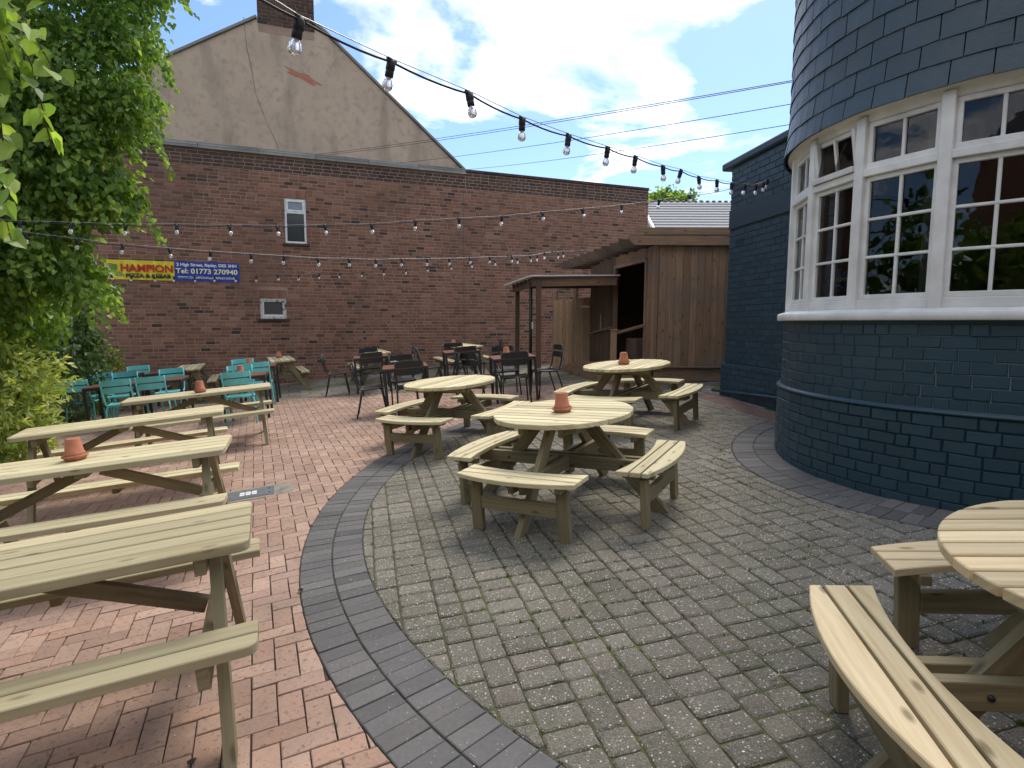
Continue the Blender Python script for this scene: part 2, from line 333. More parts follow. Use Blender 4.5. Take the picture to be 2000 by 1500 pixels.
def leafmat(name, cols, trans=.45, rough=.4):
    m, n, l, b = newmat(name)
    at = nd(n, 'ShaderNodeAttribute', attribute_name='tint'); sp = nd(n, 'ShaderNodeSeparateColor'); l.new(at.outputs['Color'], sp.inputs[0])
    c = ramp(n, l, sp.outputs[0], [(i / (len(cols) - 1), q) for i, q in enumerate(cols)])
    s_ = nd(n, 'ShaderNodeVectorMath', operation='SCALE'); l.new(c, s_.inputs[0]); l.new(mth(n, l, 'ADD', mth(n, l, 'MULTIPLY', sp.outputs[1], .5), .75), s_.inputs['Scale'])
    l.new(s_.outputs[0], b.inputs['Base Color']); b.inputs['Roughness'].default_value = rough; b.inputs['Specular IOR Level'].default_value = .4
    t2 = nd(n, 'ShaderNodeBsdfTranslucent'); g = nd(n, 'ShaderNodeVectorMath', operation='MULTIPLY'); l.new(s_.outputs[0], g.inputs[0]); g.inputs[1].default_value = (1.9, 1.9, .7); l.new(g.outputs[0], t2.inputs[0])
    x = nd(n, 'ShaderNodeMixShader'); x.inputs[0].default_value = trans; l.new(b.outputs[0], x.inputs[1]); l.new(t2.outputs[0], x.inputs[2]); l.new(x.outputs[0], n['Material Output'].inputs[0]); return m
M['lime'] = leafmat('lime_leaf', [(.07, .14, .035), (.14, .24, .06), (.32, .44, .12)], .5, .34)
M['laurel'] = leafmat('variegated_leaf', [(.12, .21, .05), (.30, .38, .11), (.66, .68, .32)], .35)
M['holly'] = leafmat('yellow_edged_leaf', [(.09, .16, .035), (.22, .28, .06), (.68, .64, .18)], .3)
M['ivy'] = leafmat('ivy_leaf', [(.07, .12, .045), (.11, .18, .06), (.17, .25, .09)], .3)
M['moss'] = leafmat('moss_blade', [(.05, .08, .015), (.09, .13, .02)], .3, .9)
# ------------------------------------------------------------------ ground and paving (built in the sloping patio frame)
RC, RR = (3.46, 5.25), 5.18
BC, BR = (4.34, 5.12), 1.83
def clip(poly, px, py, nx, ny):
    o = []
    for i in range(len(poly)):
        a, b = poly[i - 1], poly[i]; da = (a[0] - px) * nx + (a[1] - py) * ny; db = (b[0] - px) * nx + (b[1] - py) * ny
        if (da >= 0) != (db >= 0):
            t = da / (da - db); o.append((a[0] + (b[0] - a[0]) * t, a[1] + (b[1] - a[1]) * t))
        if db >= 0: o.append(b)
    return o
def area(p): return abs(sum(p[i][0] * p[(i + 1) % len(p)][1] - p[(i + 1) % len(p)][0] * p[i][1] for i in range(len(p)))) / 2
def clipcirc(poly, c, r, inside):
    cx = sum(p[0] for p in poly) / len(poly) - c[0]; cy = sum(p[1] for p in poly) / len(poly) - c[1]; d = hypot(cx, cy) or 1
    if inside and d < r - .3: return poly
    if not inside and d > r + .3: return poly
    if inside and d > r + .3: return []
    if not inside and d < r - .3: return []
    for da in (-.012, .012):
        a = atan2(cy, cx) + (da if r > 3 else da * 2); nx, ny = cos(a), sin(a); sg = -1 if inside else 1
        poly = clip(poly, c[0] + nx * r, c[1] + ny * r, nx * sg, ny * sg)
        if len(poly) < 3: return []
    return poly
def paver(mb, poly, t, ch=.004, dep=.014, jit=0, rc=0, lift=0, tilt=.0):
    if len(poly) < 3 or area(poly) < .0006: return
    n = len(poly); A = sum(poly[i][0] * poly[(i + 1) % n][1] - poly[(i + 1) % n][0] * poly[i][1] for i in range(n))
    if A < 0: poly = poly[::-1]
    if rc:
        q = []
        for i in range(n):
            a, b, c = Vector(poly[i - 1]), Vector(poly[i]), Vector(poly[(i + 1) % n])
            r1 = min(rc * random.uniform(.6, 1.5), (a - b).length * .3); r2 = min(rc * random.uniform(.6, 1.5), (c - b).length * .3)
            q += [b + (a - b).normalized() * r1, b + (a - b).normalized() * r1 * .25 + (c - b).normalized() * r2 * .25, b + (c - b).normalized() * r2]
            q += [b.lerp(c, .36), b.lerp(c, .62)]
        poly = [(p.x + random.uniform(-jit, jit), p.y + random.uniform(-jit, jit)) for p in q]
    elif jit: poly = [(p[0] + random.uniform(-jit, jit), p[1] + random.uniform(-jit, jit)) for p in poly]
    n = len(poly); cx = sum(p[0] for p in poly) / n; cy = sum(p[1] for p in poly) / n
    tx, ty = random.uniform(-tilt, tilt), random.uniform(-tilt, tilt); lz = random.uniform(-lift, lift)
    def Z(p): return lz + (p[0] - cx) * tx + (p[1] - cy) * ty
    ins = []
    for p in poly:
        d = hypot(p[0] - cx, p[1] - cy) or 1; k = max(0, 1 - ch * 1.3 / d); ins.append((cx + (p[0] - cx) * k, cy + (p[1] - cy) * k))
    mb.face([(p[0], p[1], Z(p)) for p in ins], None, t)
    for i in range(n):
        a, b, c, d = poly[i], poly[(i + 1) % n], ins[(i + 1) % n], ins[i]
        mb.face([(a[0], a[1], Z(a) - ch * .8), (b[0], b[1], Z(b) - ch * .8), (c[0], c[1], Z(c)), (d[0], d[1], Z(d))], None, t)
        mb.face([(a[0], a[1], -dep), (b[0], b[1], -dep), (b[0], b[1], Z(b) - ch * .8), (a[0], a[1], Z(a) - ch * .8)], None, t)
GM = G3.to_4x4()
rnd = random.random
def vis(x, y): return x > -.98 * y - 1.6 and y > .1
# red herringbone
mb = MB(); A0 = radians(23); ca, sa = cos(A0), sin(A0); g = .003; W_ = .104
for i in range(-130, 130):
    for j in range(-130, 130):
        cc = (i + j) % 4
        if cc == 0: r_ = (i * W_ + g, j * W_ + g, (i + 2) * W_ - g, (j + 1) * W_ - g)
        elif cc == 2: r_ = (i * W_ + g, j * W_ + g, (i + 1) * W_ - g, (j + 2) * W_ - g)
        else: continue
        po = [(ca * x - sa * y - 3, sa * x + ca * y + 6) for x, y in ((r_[0], r_[1]), (r_[2], r_[1]), (r_[2], r_[3]), (r_[0], r_[3]))]
        x, y = po[0]
        if not vis(x, y) or y > 12.7 or x > 2.2: continue
        if y > 12.1 - .12 * (x + 3.5) - .2: po = clip(po, -3.5, 12.05, -.12, -1)
        if len(po) < 3: continue
        if hypot(x - RC[0], y - RC[1]) < RR + .4: po = clipcirc(po, RC, RR + .004, False)
        if po: paver(mb, po, (min(1, max(0, random.gauss(.5, .25))), rnd(), rnd()), .004, .010, .0014, 0, .002, .010)
poly = [(-13, .1), (2.2, .1), (2.2, 11.35), (-13, 13.2)]
mb.face([(p[0], p[1], -.011) for p in poly], None, (.5, .5, .5), False, 1)
o = mb.build('red_paving', [M['red_paver'], M['joint_red']]); o.matrix_world = GM; o['kind'] = 'structure'
# charcoal ring, two soldier courses
def soldiers(mb, c, rows, a0, a1, wd=.103):
    for r1, r2 in rows:
        n = int((a1 - a0) * (r1 + r2) / 2 / wd); off = rnd() * .5
        for k in range(n):
            b0 = a0 + (k + off) * (a1 - a0) / n; b1 = b0 + (a1 - a0) / n; gg = random.choice((.0014, .0022, .0034)) / r2
            mx_, my_ = c[0] + cos(b0) * r1, c[1] + sin(b0) * r1
            if not vis(mx_, my_): continue
            po = [(c[0] + cos(b) * r, c[1] + sin(b) * r) for r, b in ((r1, b0 + gg), (r2, b0 + gg), (r2, b1 - gg), (r1, b1 - gg))]
            paver(mb, po, (rnd(), rnd(), rnd()), .004, .010, .0016, 0, .002, .010)
def annulus(mb, c, r1, r2, z, a0, a1, mi=1, n=120):
    for k in range(n):
        b0 = a0 + (a1 - a0) * k / n; b1 = a0 + (a1 - a0) * (k + 1) / n
        mb.face([(c[0] + cos(b) * r, c[1] + sin(b) * r, z) for r, b in ((r1, b0), (r2, b0), (r2, b1), (r1, b1))], None, (.5, .5, .5), False, mi)
mb = MB(); soldiers(mb, RC, [(4.982, 5.178), (4.772, 4.972)], radians(88), radians(285))
annulus(mb, RC, 4.768, 5.182, -.007, radians(88), radians(285))
o = mb.build('charcoal_paving_ring', [M['dark_paver'], M['joint_dark']]); o.matrix_world = GM; o['kind'] = 'structure'
mb = MB(); soldiers(mb, BC, [(2.064, 2.262), (1.83, 2.056)], radians(95), radians(268))
annulus(mb, BC, 1.6, 2.268, -.005, radians(95), radians(268), 1, 60)
o = mb.build('charcoal_paving_apron', [M['dark_paver'], M['joint_dark']]); o.matrix_world = GM; o['kind'] = 'structure'
# tumbled grey setts
TILE = '000301501700a02c01e02020720a21e21332532c31040740352552a52e51060760c61372572a71080780e81392592c910a07a0aa23b15b2eb10c07c0ac2cc25d10e03e27e0ae2ce2ee2'
mb = MB(); A0 = radians(13.5); ca, sa = cos(A0), sin(A0); u_ = .066
for bi in range(-9, 10):
    for bj in range(-9, 10):
        for k in range(0, len(TILE), 3):
            i, j, c_ = int(TILE[k], 16), int(TILE[k + 1], 16), int(TILE[k + 2]); a, b_ = ((3, 2), (2, 3), (2, 2))[c_]
            x0, y0 = (bi * 16 + i) * u_, (bj * 16 + j) * u_; x1, y1 = x0 + a * u_, y0 + b_ * u_; g = random.uniform(.003, .0055)
            po = [(ca * x - sa * y + 1, sa * x + ca * y + 5) for x, y in ((x0 + g, y0 + g), (x1 - g, y0 + g), (x1 - g, y1 - g), (x0 + g, y1 - g))]
            x, y = (po[0][0] + po[2][0]) / 2, (po[0][1] + po[2][1]) / 2
            d = hypot(x - RC[0], y - RC[1])
            if not vis(x, y) or d > RR or y > 11.2 or x > 4.9: continue
            if x > 3.4 and y > 4: continue
            if d > 4.5: po = clipcirc(po, RC, 4.764, True)
            if po and hypot(x - BC[0], y - BC[1]) < 2.6: po = clipcirc(po, BC, 2.272, False)
            if po: paver(mb, po, (rnd(), rnd(), rnd()), .008, .012, .0022, .015, .0025, .016)
vs = [(RC[0] + cos(2 * pi * k / 90) * 4.77, RC[1] + sin(2 * pi * k / 90) * 4.77, -.009) for k in range(90)]
mb.face(vs, None, (.5, .5, .5), False, 1)
o = mb.build('grey_sett_paving', [M['grey_paver'], M['joint_moss']]); o.matrix_world = GM; o['kind'] = 'structure'
# worn slab apron towards the brick wall and shed
m, n, l, b = newmat('worn_slabs'); ob = nd(n, 'ShaderNodeTexCoord').outputs['Object']
br = nd(n, 'ShaderNodeTexBrick'); br.inputs['Scale'].default_value = 1; br.inputs['Brick Width'].default_value = .45; br.inputs['Row Height'].default_value = .45
br.inputs['Mortar Size'].default_value = .012; br.inputs['Color1'].default_value = (.20, .185, .155, 1); br.inputs['Color2'].default_value = (.27, .24, .20, 1); br.inputs['Mortar'].default_value = (.07, .075, .04, 1)
mp = nd(n, 'ShaderNodeMapping'); mp.inputs['Rotation'].default_value = (0, 0, radians(-20)); l.new(ob, mp.inputs[0]); l.new(mp.outputs[0], br.inputs['Vector'])
a = noise(n, l, ob, .8, 6); a2 = noise(n, l, ob, 5, 5)
c = mix(n, l, ramp(n, l, a, [(.46, gray(0)), (.60, gray(.85))]), br.outputs[0], (.10, .105, .055))
c = mix(n, l, ramp(n, l, a2, [(.5, gray(0)), (.75, gray(.6))]), c, (.12, .11, .09))
l.new(c, b.inputs['Base Color']); b.inputs['Roughness'].default_value = .9; bump(n, l, b, a2, .4, .01); M['slabs'] = m
mb = MB()
xs = [-14 + k * .75 for k in range(28)]
def yb(x): return 12.075 - .12 * (x + 3.5)
for k in range(len(xs) - 1):
    for q in range(14):
        P_ = []
        for x, t in ((xs[k], q / 14), (xs[k + 1], q / 14), (xs[k + 1], (q + 1) / 14), (xs[k], (q + 1) / 14)):
            y = yb(x) + (21 - yb(x)) * t; P_.append((x, y, -.003 + dz(x, y)))
        mb.face(P_)
mb.face([(2.2, 8.5, -.0135), (6, 8.5, -.0135), (6, yb(6), -.0135), (2.2, yb(2.2), -.0135)])
o = mb.build('slab_apron', M['slabs']); o.matrix_world = GM; o['kind'] = 'structure'
# red strip beside the blue wall
mb = MB()
for k in range(17):
    for r_ in range(3):
        x0, y0 = 2.62 + r_ * .105, 9.3 - k * .205; po = [(x0 + .003 + k * .025, y0), (x0 + .102 + k * .025, y0), (x0 + .122 + k * .025, y0 - .2), (x0 + .023 + k * .025, y0 - .2)]
        paver(mb, [(p[0] + .2, p[1]) for p in po], (rnd(), rnd(), rnd()), .004, .004, .001)
o = mb.build('red_paving_strip', M['dull_red']); o.matrix_world = GM @ Matrix.Translation((0, 0, .004)); o['kind'] = 'structure'
# the ground itself, reaching the horizon
mb = MB(); gx = [-900, -200, -60, -25, -14, -8, -4, 0, 4, 8, 14, 25, 60, 200, 900]; gy = [-900, -200, -60, -20, -6, 0, 4, 8, 12.5, 14, 16, 18, 20, 24, 40, 100, 300, 900]
def gz(x, y):
    xc, yc = max(-14, min(8, x)), max(-6, min(21, y)); p = G3 @ Vector((xc, yc, dz(xc, yc) - .03)); return (x, y, p.z - (0 if -14 <= x <= 8 and -6 <= y <= 21 else .02))
for i in range(len(gx) - 1):
    for j in range(len(gy) - 1):
        mb.face([gz(gx[i], gy[j]), gz(gx[i + 1], gy[j]), gz(gx[i + 1], gy[j + 1]), gz(gx[i], gy[j + 1])])
o = mb.build('ground', M['soil']); o['kind'] = 'structure'
# moss in the joints
mb = MB()
for k in range(5200):
    a = random.uniform(radians(150), radians(290)); r = 4.75 * sqrt(random.uniform(.05, 1)); x, y = RC[0] + r * cos(a), RC[1] + r * sin(a)
    if not vis(x, y) or hypot(x - BC[0], y - BC[1]) < 2.3 or y > 7 or x > 3.6: continue
    # snap to the sett grid
    X, Y = ca * (x - 1) + sa * (y - 5), -sa * (x - 1) + ca * (y - 5)
    if rnd() < .5: X = round(X / u_) * u_ + random.gauss(0, .002)
    else: Y = round(Y / u_) * u_ + random.gauss(0, .002)
    # only where a joint really runs
    gi, gj = X / u_ % 16, Y / u_ % 16; inside = False
    for q in range(0, len(TILE), 3):
        i, j = int(TILE[q], 16), int(TILE[q + 1], 16); A_, B_ = ((3, 2), (2, 3), (2, 2))[int(TILE[q + 2])]
        for ii in (i, i - 16):
            for jj in (j, j - 16):
                if ii + .09 < gi < ii + A_ - .09 and jj + .09 < gj < jj + B_ - .09: inside = True
    if inside or sin(x * 3.1 + 1) + sin(y * 2.3 + x) + random.gauss(0, .8) < .6: continue
    x, y = ca * X - sa * Y + 1, sa * X + ca * Y + 5
    for q in range(random.randint(5, 12)):
        px, py = x + random.gauss(0, .007), y + random.gauss(0, .007); h = random.uniform(.004, .016); a = rnd() * 6.28; w_ = .0025
        t = (rnd(), rnd(), 0)
        mb.face([(px - cos(a) * w_, py - sin(a) * w_, -.008), (px + cos(a) * w_, py + sin(a) * w_, -.008), (px + random.gauss(0, .005), py + random.gauss(0, .005), h)], None, t)
o = mb.build('moss', M['moss']); o.matrix_world = GM; o['kind'] = 'stuff'; o['label'] = 'green moss growing in the joints of the grey setts'
mb = MB()
for k in range(420):
    a = random.uniform(0, 6.28); r = 4.9 * sqrt(rnd()); x, y = 1 + r * cos(a), 5 + r * sin(a)
    if not vis(x, y) or hypot(x - BC[0], y - BC[1]) < 1.9: continue
    s_ = random.uniform(.002, .0055); t = rnd() * 6.28
    mb.face([(x + cos(t + q * 1.57) * s_ * (1 + .4 * (q % 2)), y + sin(t + q * 1.57) * s_, .004 + rnd() * .002) for q in range(4)])
o = mb.build('petals', flat('petal', (.75, .72, .62), .7)); o.matrix_world = GM; o['kind'] = 'stuff'; o['label'] = 'tiny white petals scattered over the paving'
# ------------------------------------------------------------------ furniture
def rot2(p, k):
    a = k * pi / 2; c, s = round(cos(a)), round(sin(a)); return (p[0] * c - p[1] * s, p[0] * s + p[1] * c) + tuple(p[2:])
def make_round(top_m, seat_m, leg_m, label):
    root = empty('round_picnic_table', Matrix(), label, 'picnic table', 'round picnic tables with four benches')
    R = .557; mb = MB(); ns = 11; pt = 2 * R / ns
    for i in range(ns):
        y0, y1 = -R + i * pt + .0075, -R + (i + 1) * pt - .0075
        if i == 0: y0 = -R + .012
        if i == ns - 1: y1 = R - .012
        x0, x1 = sqrt(R * R - y0 * y0), sqrt(R * R - y1 * y1); a0, a1 = math.asin(y0 / R), math.asin(y1 / R)
        ar = [(R * cos(a0 + (a1 - a0) * k / 6), R * sin(a0 + (a1 - a0) * k / 6)) for k in range(7)]
        po = ar + [(-x, y) for x, y in ar[::-1]]
        mb.prism(po, .715 + random.uniform(-.001, .001), .75 + random.uniform(-.0012, .0012), .004)
    mb.build('tabletop', top_m, root)
    for x in (-.3, .3):
        mb = MB(); mb.box((x, 0, .692), (.022, sqrt(R * R - x * x) - .04, .022)); mb.build('top_batten', leg_m, root)
    for k in range(4):
        mb = MB(); a = rot2((0, -.17), k); b = rot2((0, -.775), k)
        d = Vector((b[0] - a[0], b[1] - a[1], -.72)); x = d.normalized(); side = Vector(rot2((1, 0, 0), k))
        # leg with feet cut level: sheared box built as prism faces
        rad = Vector(rot2((0, -1, 0), k)); hw = .062; th = .0215
        P_ = [Vector((a[0], a[1], .715)) - rad * hw, Vector((a[0], a[1], .715)) + rad * hw, Vector((b[0], b[1], 0)) + rad * hw, Vector((b[0], b[1], 0)) - rad * hw]
        t = (rnd(), rnd(), rnd()); ln = d.length; o_ = rnd() * 7
        for sg in (-1, 1):
            q = [p + side * th * sg for p in P_]; mb.face(q if sg > 0 else q[::-1], [(o_, 0), (o_, .1), (o_ + ln, .1), (o_ + ln, 0)][::1 if sg > 0 else -1], t)
        for i in range(4):
            p, q = P_[i], P_[(i + 1) % 4]; mb.face([p - side * th, q - side * th, q + side * th, p + side * th][::-1], [(o_, .2), (o_ + (q - p).length, .2), (o_ + (q - p).length, .24), (o_, .24)], t)
        mb.build('leg', leg_m, root)
    for s in (-1, 1):
        mb = MB(); mb.box((0, s * .046, .352), (.80, .0225, .047)); mb.build('beam', leg_m, root)
        for s2 in (-1, 1):
            mb = MB(); mb.box((s * .046, s2 * (.07 + .366), .352), (.0225, .366, .046)); mb.build('beam', leg_m, root)
            mb = MB(); mb.box((s * .17, 0, .672), (.022, .40, .04)) if s2 > 0 else mb.box((0, s * .17, .673), (.146, .022, .036)); mb.build('top_bearer', leg_m, root)
    for k in range(4):
        mb = MB(); Lx = .473
        def ro(u): return .842 + .078 * (1 - (u / Lx) ** 2)
        def ri(u): return .609 + .06 * (1 - (u / Lx) ** 2)
        us = [-Lx + 2 * Lx * q / 12 for q in range(13)]
        for lo, hi in ((ri, lambda u: .700), (lambda u: .713, lambda u: .787), (lambda u: .800, ro)):
            po = [(u, -lo(u)) for u in us] + [(u, -hi(u)) for u in us[::-1]]
            cl = []
            for p in po:
                if not cl or (abs(p[0] - cl[-1][0]) + abs(p[1] - cl[-1][1])) > .002: cl.append(p)
            if lo(0) == .713: cl = [(-Lx, -.713), (Lx, -.713), (Lx, -.787), (-Lx, -.787)]
            po = [rot2(p, k) for p in cl]; mb.prism(po, .405, .436 + random.uniform(-.001, .001), .004, None, rot2((1, 0), k)[:2])
        se = mb.build('seat', seat_m, root)
        for s in (-1, 1):
            mb = MB(); c = rot2((s * .35, -.735, .382), k); h = rot2((.0225, .115, .022), k); mb.box(c, (abs(h[0]), abs(h[1]), .022)); mb.build('seat_bearer', leg_m, root)
            mb = MB(); c = rot2((s * .352, -.775, .18), k); h = rot2((.0445, .0225), k); mb.box(c, (abs(h[0]), abs(h[1]), .1795), None, .004); mb.build('seat_leg', leg_m, root)
        for s in (-1, 1):
            a_ = rot2((s * .0695, -.5, .352), k); b_ = rot2((s * .075, -.5, .352), k); mb = MB(); mb.tube([a_, b_], .011, 8); mb.build('bolt', M['black'], root)
        mb = MB(); c = rot2((0, -.772, .215), k); h = rot2((.307, .0225), k); mb.box(c, (abs(h[0]), abs(h[1]), .047)); mb.build('seat_rail', leg_m, root)
    return root
RT = [('A', .3909, 4.6582, -.5503, 'pale round picnic table with a terracotta pot in the centre of the grey setts'),
      ('B', -.7587, 7.152, -.5454 + pi / 2, 'pale round picnic table with a bare top, on the charcoal ring beside the black chairs'),
      ('C', 1.4974, 7.6044, -.6211 + pi / 2, 'pale round picnic table with a terracotta pot in front of the brown timber shed'),
      ('D', 1.8697, 1.5921, -1.7467 + pi / 2, 'large warm coloured round picnic table cut off by the right edge, nearest the camera')]
proto = make_round(M['pine'], M['pine'], M['pine_leg'], RT[0][4]); proto.matrix_world = gm(*RT[0][1:4])
for r_ in RT[1:3]: copy_tree(proto, gm(*r_[1:4]), r_[4])
dd = make_round(M['pine_orange'], M['pine_orange'], M['pine_leg'], RT[3][4]); dd.matrix_world = gm(*RT[3][1:4])
def rrect(x0, y0, x1, y1, r, corners, n=5):
    po = []
    for i, (cx, cy, a) in enumerate(((x1, y1, 0), (x0, y1, 90), (x0, y0, 180), (x1, y0, 270))):
        if i in corners:
            ox, oy = cx - r * (1 if cx == x1 else -1), cy - r * (1 if cy == y1 else -1)
            po += [(ox + r * cos(radians(a + 90 * k / n)), oy + r * sin(radians(a + 90 * k / n))) for k in range(n + 1)]
        else: po.append((cx, cy))
    return po
def make_bench_table(label, l, a, so, si, mat, leg_m, group):
    root = empty('picnic_table', Matrix(), label, 'picnic table', group)
    mb = MB(); nb_ = 5; pw = 2 * a / nb_
    for i in range(nb_):
        y0, y1 = -a + i * pw + .0065, -a + (i + 1) * pw - .0065
        mb.prism(rrect(-l, y0, l, y1, .045, (2, 3) if i == 0 else (0, 1) if i == nb_ - 1 else ()), .712, .75 + random.uniform(-.001, .001), .004)
    mb.build('tabletop', mat, root)
    for s in (-1, 1):
        mb = MB(); w_ = (so - si) / 2
        for q in range(2):
            y0, y1 = si + q * w_ + .005, si + (q + 1) * w_ - .005
            po = rrect(-l, y0, l, y1, .045, (0, 1) if q else ())
            mb.prism([(x, s * y) for x, y in po], .42, .457, .004)
        mb.build('seat', mat, root)
        fx = l - .145
        for s2 in (-1, 1):
            mb = MB(); P_ = [(s2 * (a * .32) - .05 * s2, .711), (s2 * (a * .32) + .055 * s2, .711), (s2 * (so - .05) + .05 * s2, 0), (s2 * (so - .05) - .05 * s2, 0)]
            t = (rnd(), rnd(), rnd()); o_ = rnd() * 7; x0, x1 = s * fx - .0215, s * fx + .0215
            for xx in (x0, x1):
                q = [(xx, y, z) for y, z in P_]; fl = (xx == x1) == (s2 < 0)
                uvq = [(o_, 0), (o_, .1), (o_ + .85, .1), (o_ + .85, 0)]; mb.face(q[::-1] if fl else q, uvq[::-1] if fl else uvq, t)
            for i in range(4):
                (ya, za), (yb_, zb) = P_[i], P_[(i + 1) % 4]; q = [(x0, ya, za), (x0, yb_, zb), (x1, yb_, zb), (x1, ya, za)]
                mb.face(q if s2 > 0 else q[::-1], [(o_, .2), (o_ + .8, .2), (o_ + .8, .24), (o_, .24)], t)
            mb.build('leg', leg_m, root)
        mb = MB(); mb.box((s * (fx - .045), 0, .372), (.0215, so - .02, .046)); mb.build('crossbar', leg_m, root)
        mb = MB(); mb.box((s * (fx - .045), 0, .674), (.0215, a - .03, .036)); mb.build('top_bearer', leg_m, root)
        mb = MB(); mb.bar((s * .05, 0, .668), (s * (fx - .075), 0, .40), .07, .043, (0, 0, 1)); mb.build('brace', leg_m, root)
        mb = MB(); mb.box((0, s * (so + si) / 2, .40), (.0225, (so - si) / 2 - .012, .019)); mb.build('seat_batten', leg_m, root)
    mb = MB(); mb.box((0, 0, .692), (.035, a - .05, .0195)); mb.build('top_batten', leg_m, root)
    return root
gp = 'long picnic tables in a row on the red paving'
T1 = make_bench_table('long green-tinged picnic table nearest the camera at the lower left, nothing on it', .888, .309, .597, .385, M['pine_green'], M['pine_leg'], gp); T1.matrix_world = gm(-2.048, 2.237, .387)
T2_ = make_bench_table('long picnic table with a large pot, second from the camera on the left', .888, .309, .597, .385, M['pine'], M['pine_leg'], gp); T2_.matrix_world = gm(-3.023, 4.105, .335)
copy_tree(T2_, gm(-3.912, 5.88, .433), 'long bare picnic table ending at the variegated bush, third from the camera')
copy_tree(T2_, gm(-4.235, 7.958, .413), 'long picnic table with a pot, farthest of the row, before the turquoise chairs')
gp2 = 'short picnic tables end-on to the brick wall'
S_ = make_bench_table('picnic table with no pot, against the brick wall behind the turquoise chairs', .93, .265, .54, .35, M['pine'], M['pine_leg'], gp2)
S_.matrix_world = gm(-7.25, 13.35, .408 + pi / 2)
copy_tree(S_, gm(-5.44, 14.0, .424 + pi / 2), 'picnic table with a small pot, by the brick wall right of the turquoise chairs')
copy_tree(S_, gm(-3.3, 14.3, .38 + pi / 2), 'picnic table by the brick wall hidden behind the left-hand black chairs')
copy_tree(S_, gm(-1.15, 14.35, .36 + pi / 2), 'picnic table with a small pot, by the brick wall behind the right-hand black chairs')
# bistro tables
def make_bistro(label):
    root = empty('bistro_table', Matrix(), label, 'cafe table', 'square tables with red-brown slatted tops')
    h = .36; mb = MB()
    for i in range(8):
        y = -h + (i + .5) * 2 * h / 8; mb.box((0, y, .742), (h, h / 8 - .004, .008), None, .002)
    mb.build('tabletop', M['slat_red'], root)
    mb = MB()
    for s in (-1, 1):
        mb.box((s * (h - .015), 0, .712), (.014, h - .001, .0215)); mb.box((0, s * (h - .015), .7125), (h - .03, .014, .021))
    mb.build('frame', M['dark_metal'], root)
    for sx in (-1, 1):
        for sy in (-1, 1):
            mb = MB(); mb.box((sx * (h - .021), sy * (h - .021), .345), (.02, .02, .345)); mb.build('leg', M['dark_metal'], root)
    return root
bt = [(-1.75, 9.72, .2, 'square red-brown cafe table with black chairs, nearest the bare round table'),
      (-2.98, 12.62, .25, 'square red-brown cafe table at the back left of the black chairs'),
      (-1.02, 12.3, .2, 'square red-brown cafe table at the back right of the black chairs'),
      (.03, 10.08, .14, 'square red-brown cafe table with a terracotta pot, nearest the timber canopy'),
      (-6.94, 10.25, .3, 'square red-brown cafe table at the left end of the turquoise chairs'),
      (-6.2, 10.48, .3, 'square red-brown cafe table right of another among the nearest turquoise chairs'),
      (-8.1, 12.2, .3, 'square red-brown cafe table at the back left behind the turquoise chairs near the shrubs'),
      (-7.25, 12.45, .3, 'square red-brown cafe table behind the turquoise chairs, beside the bare wall-side picnic table'),
      (-4.62, 10.2, .3, 'square red-brown cafe table with a pot, nearer one at the right of the turquoise chairs'),
      (-5.2, 12.1, .3, 'square red-brown cafe table with a pot, farther one at the right of the turquoise chairs')]
b0 = make_bistro(bt[0][3]); b0.matrix_world = gm(*bt[0][:3])
for q in bt[1:]: copy_tree(b0, gm(*q[:3]), q[3])
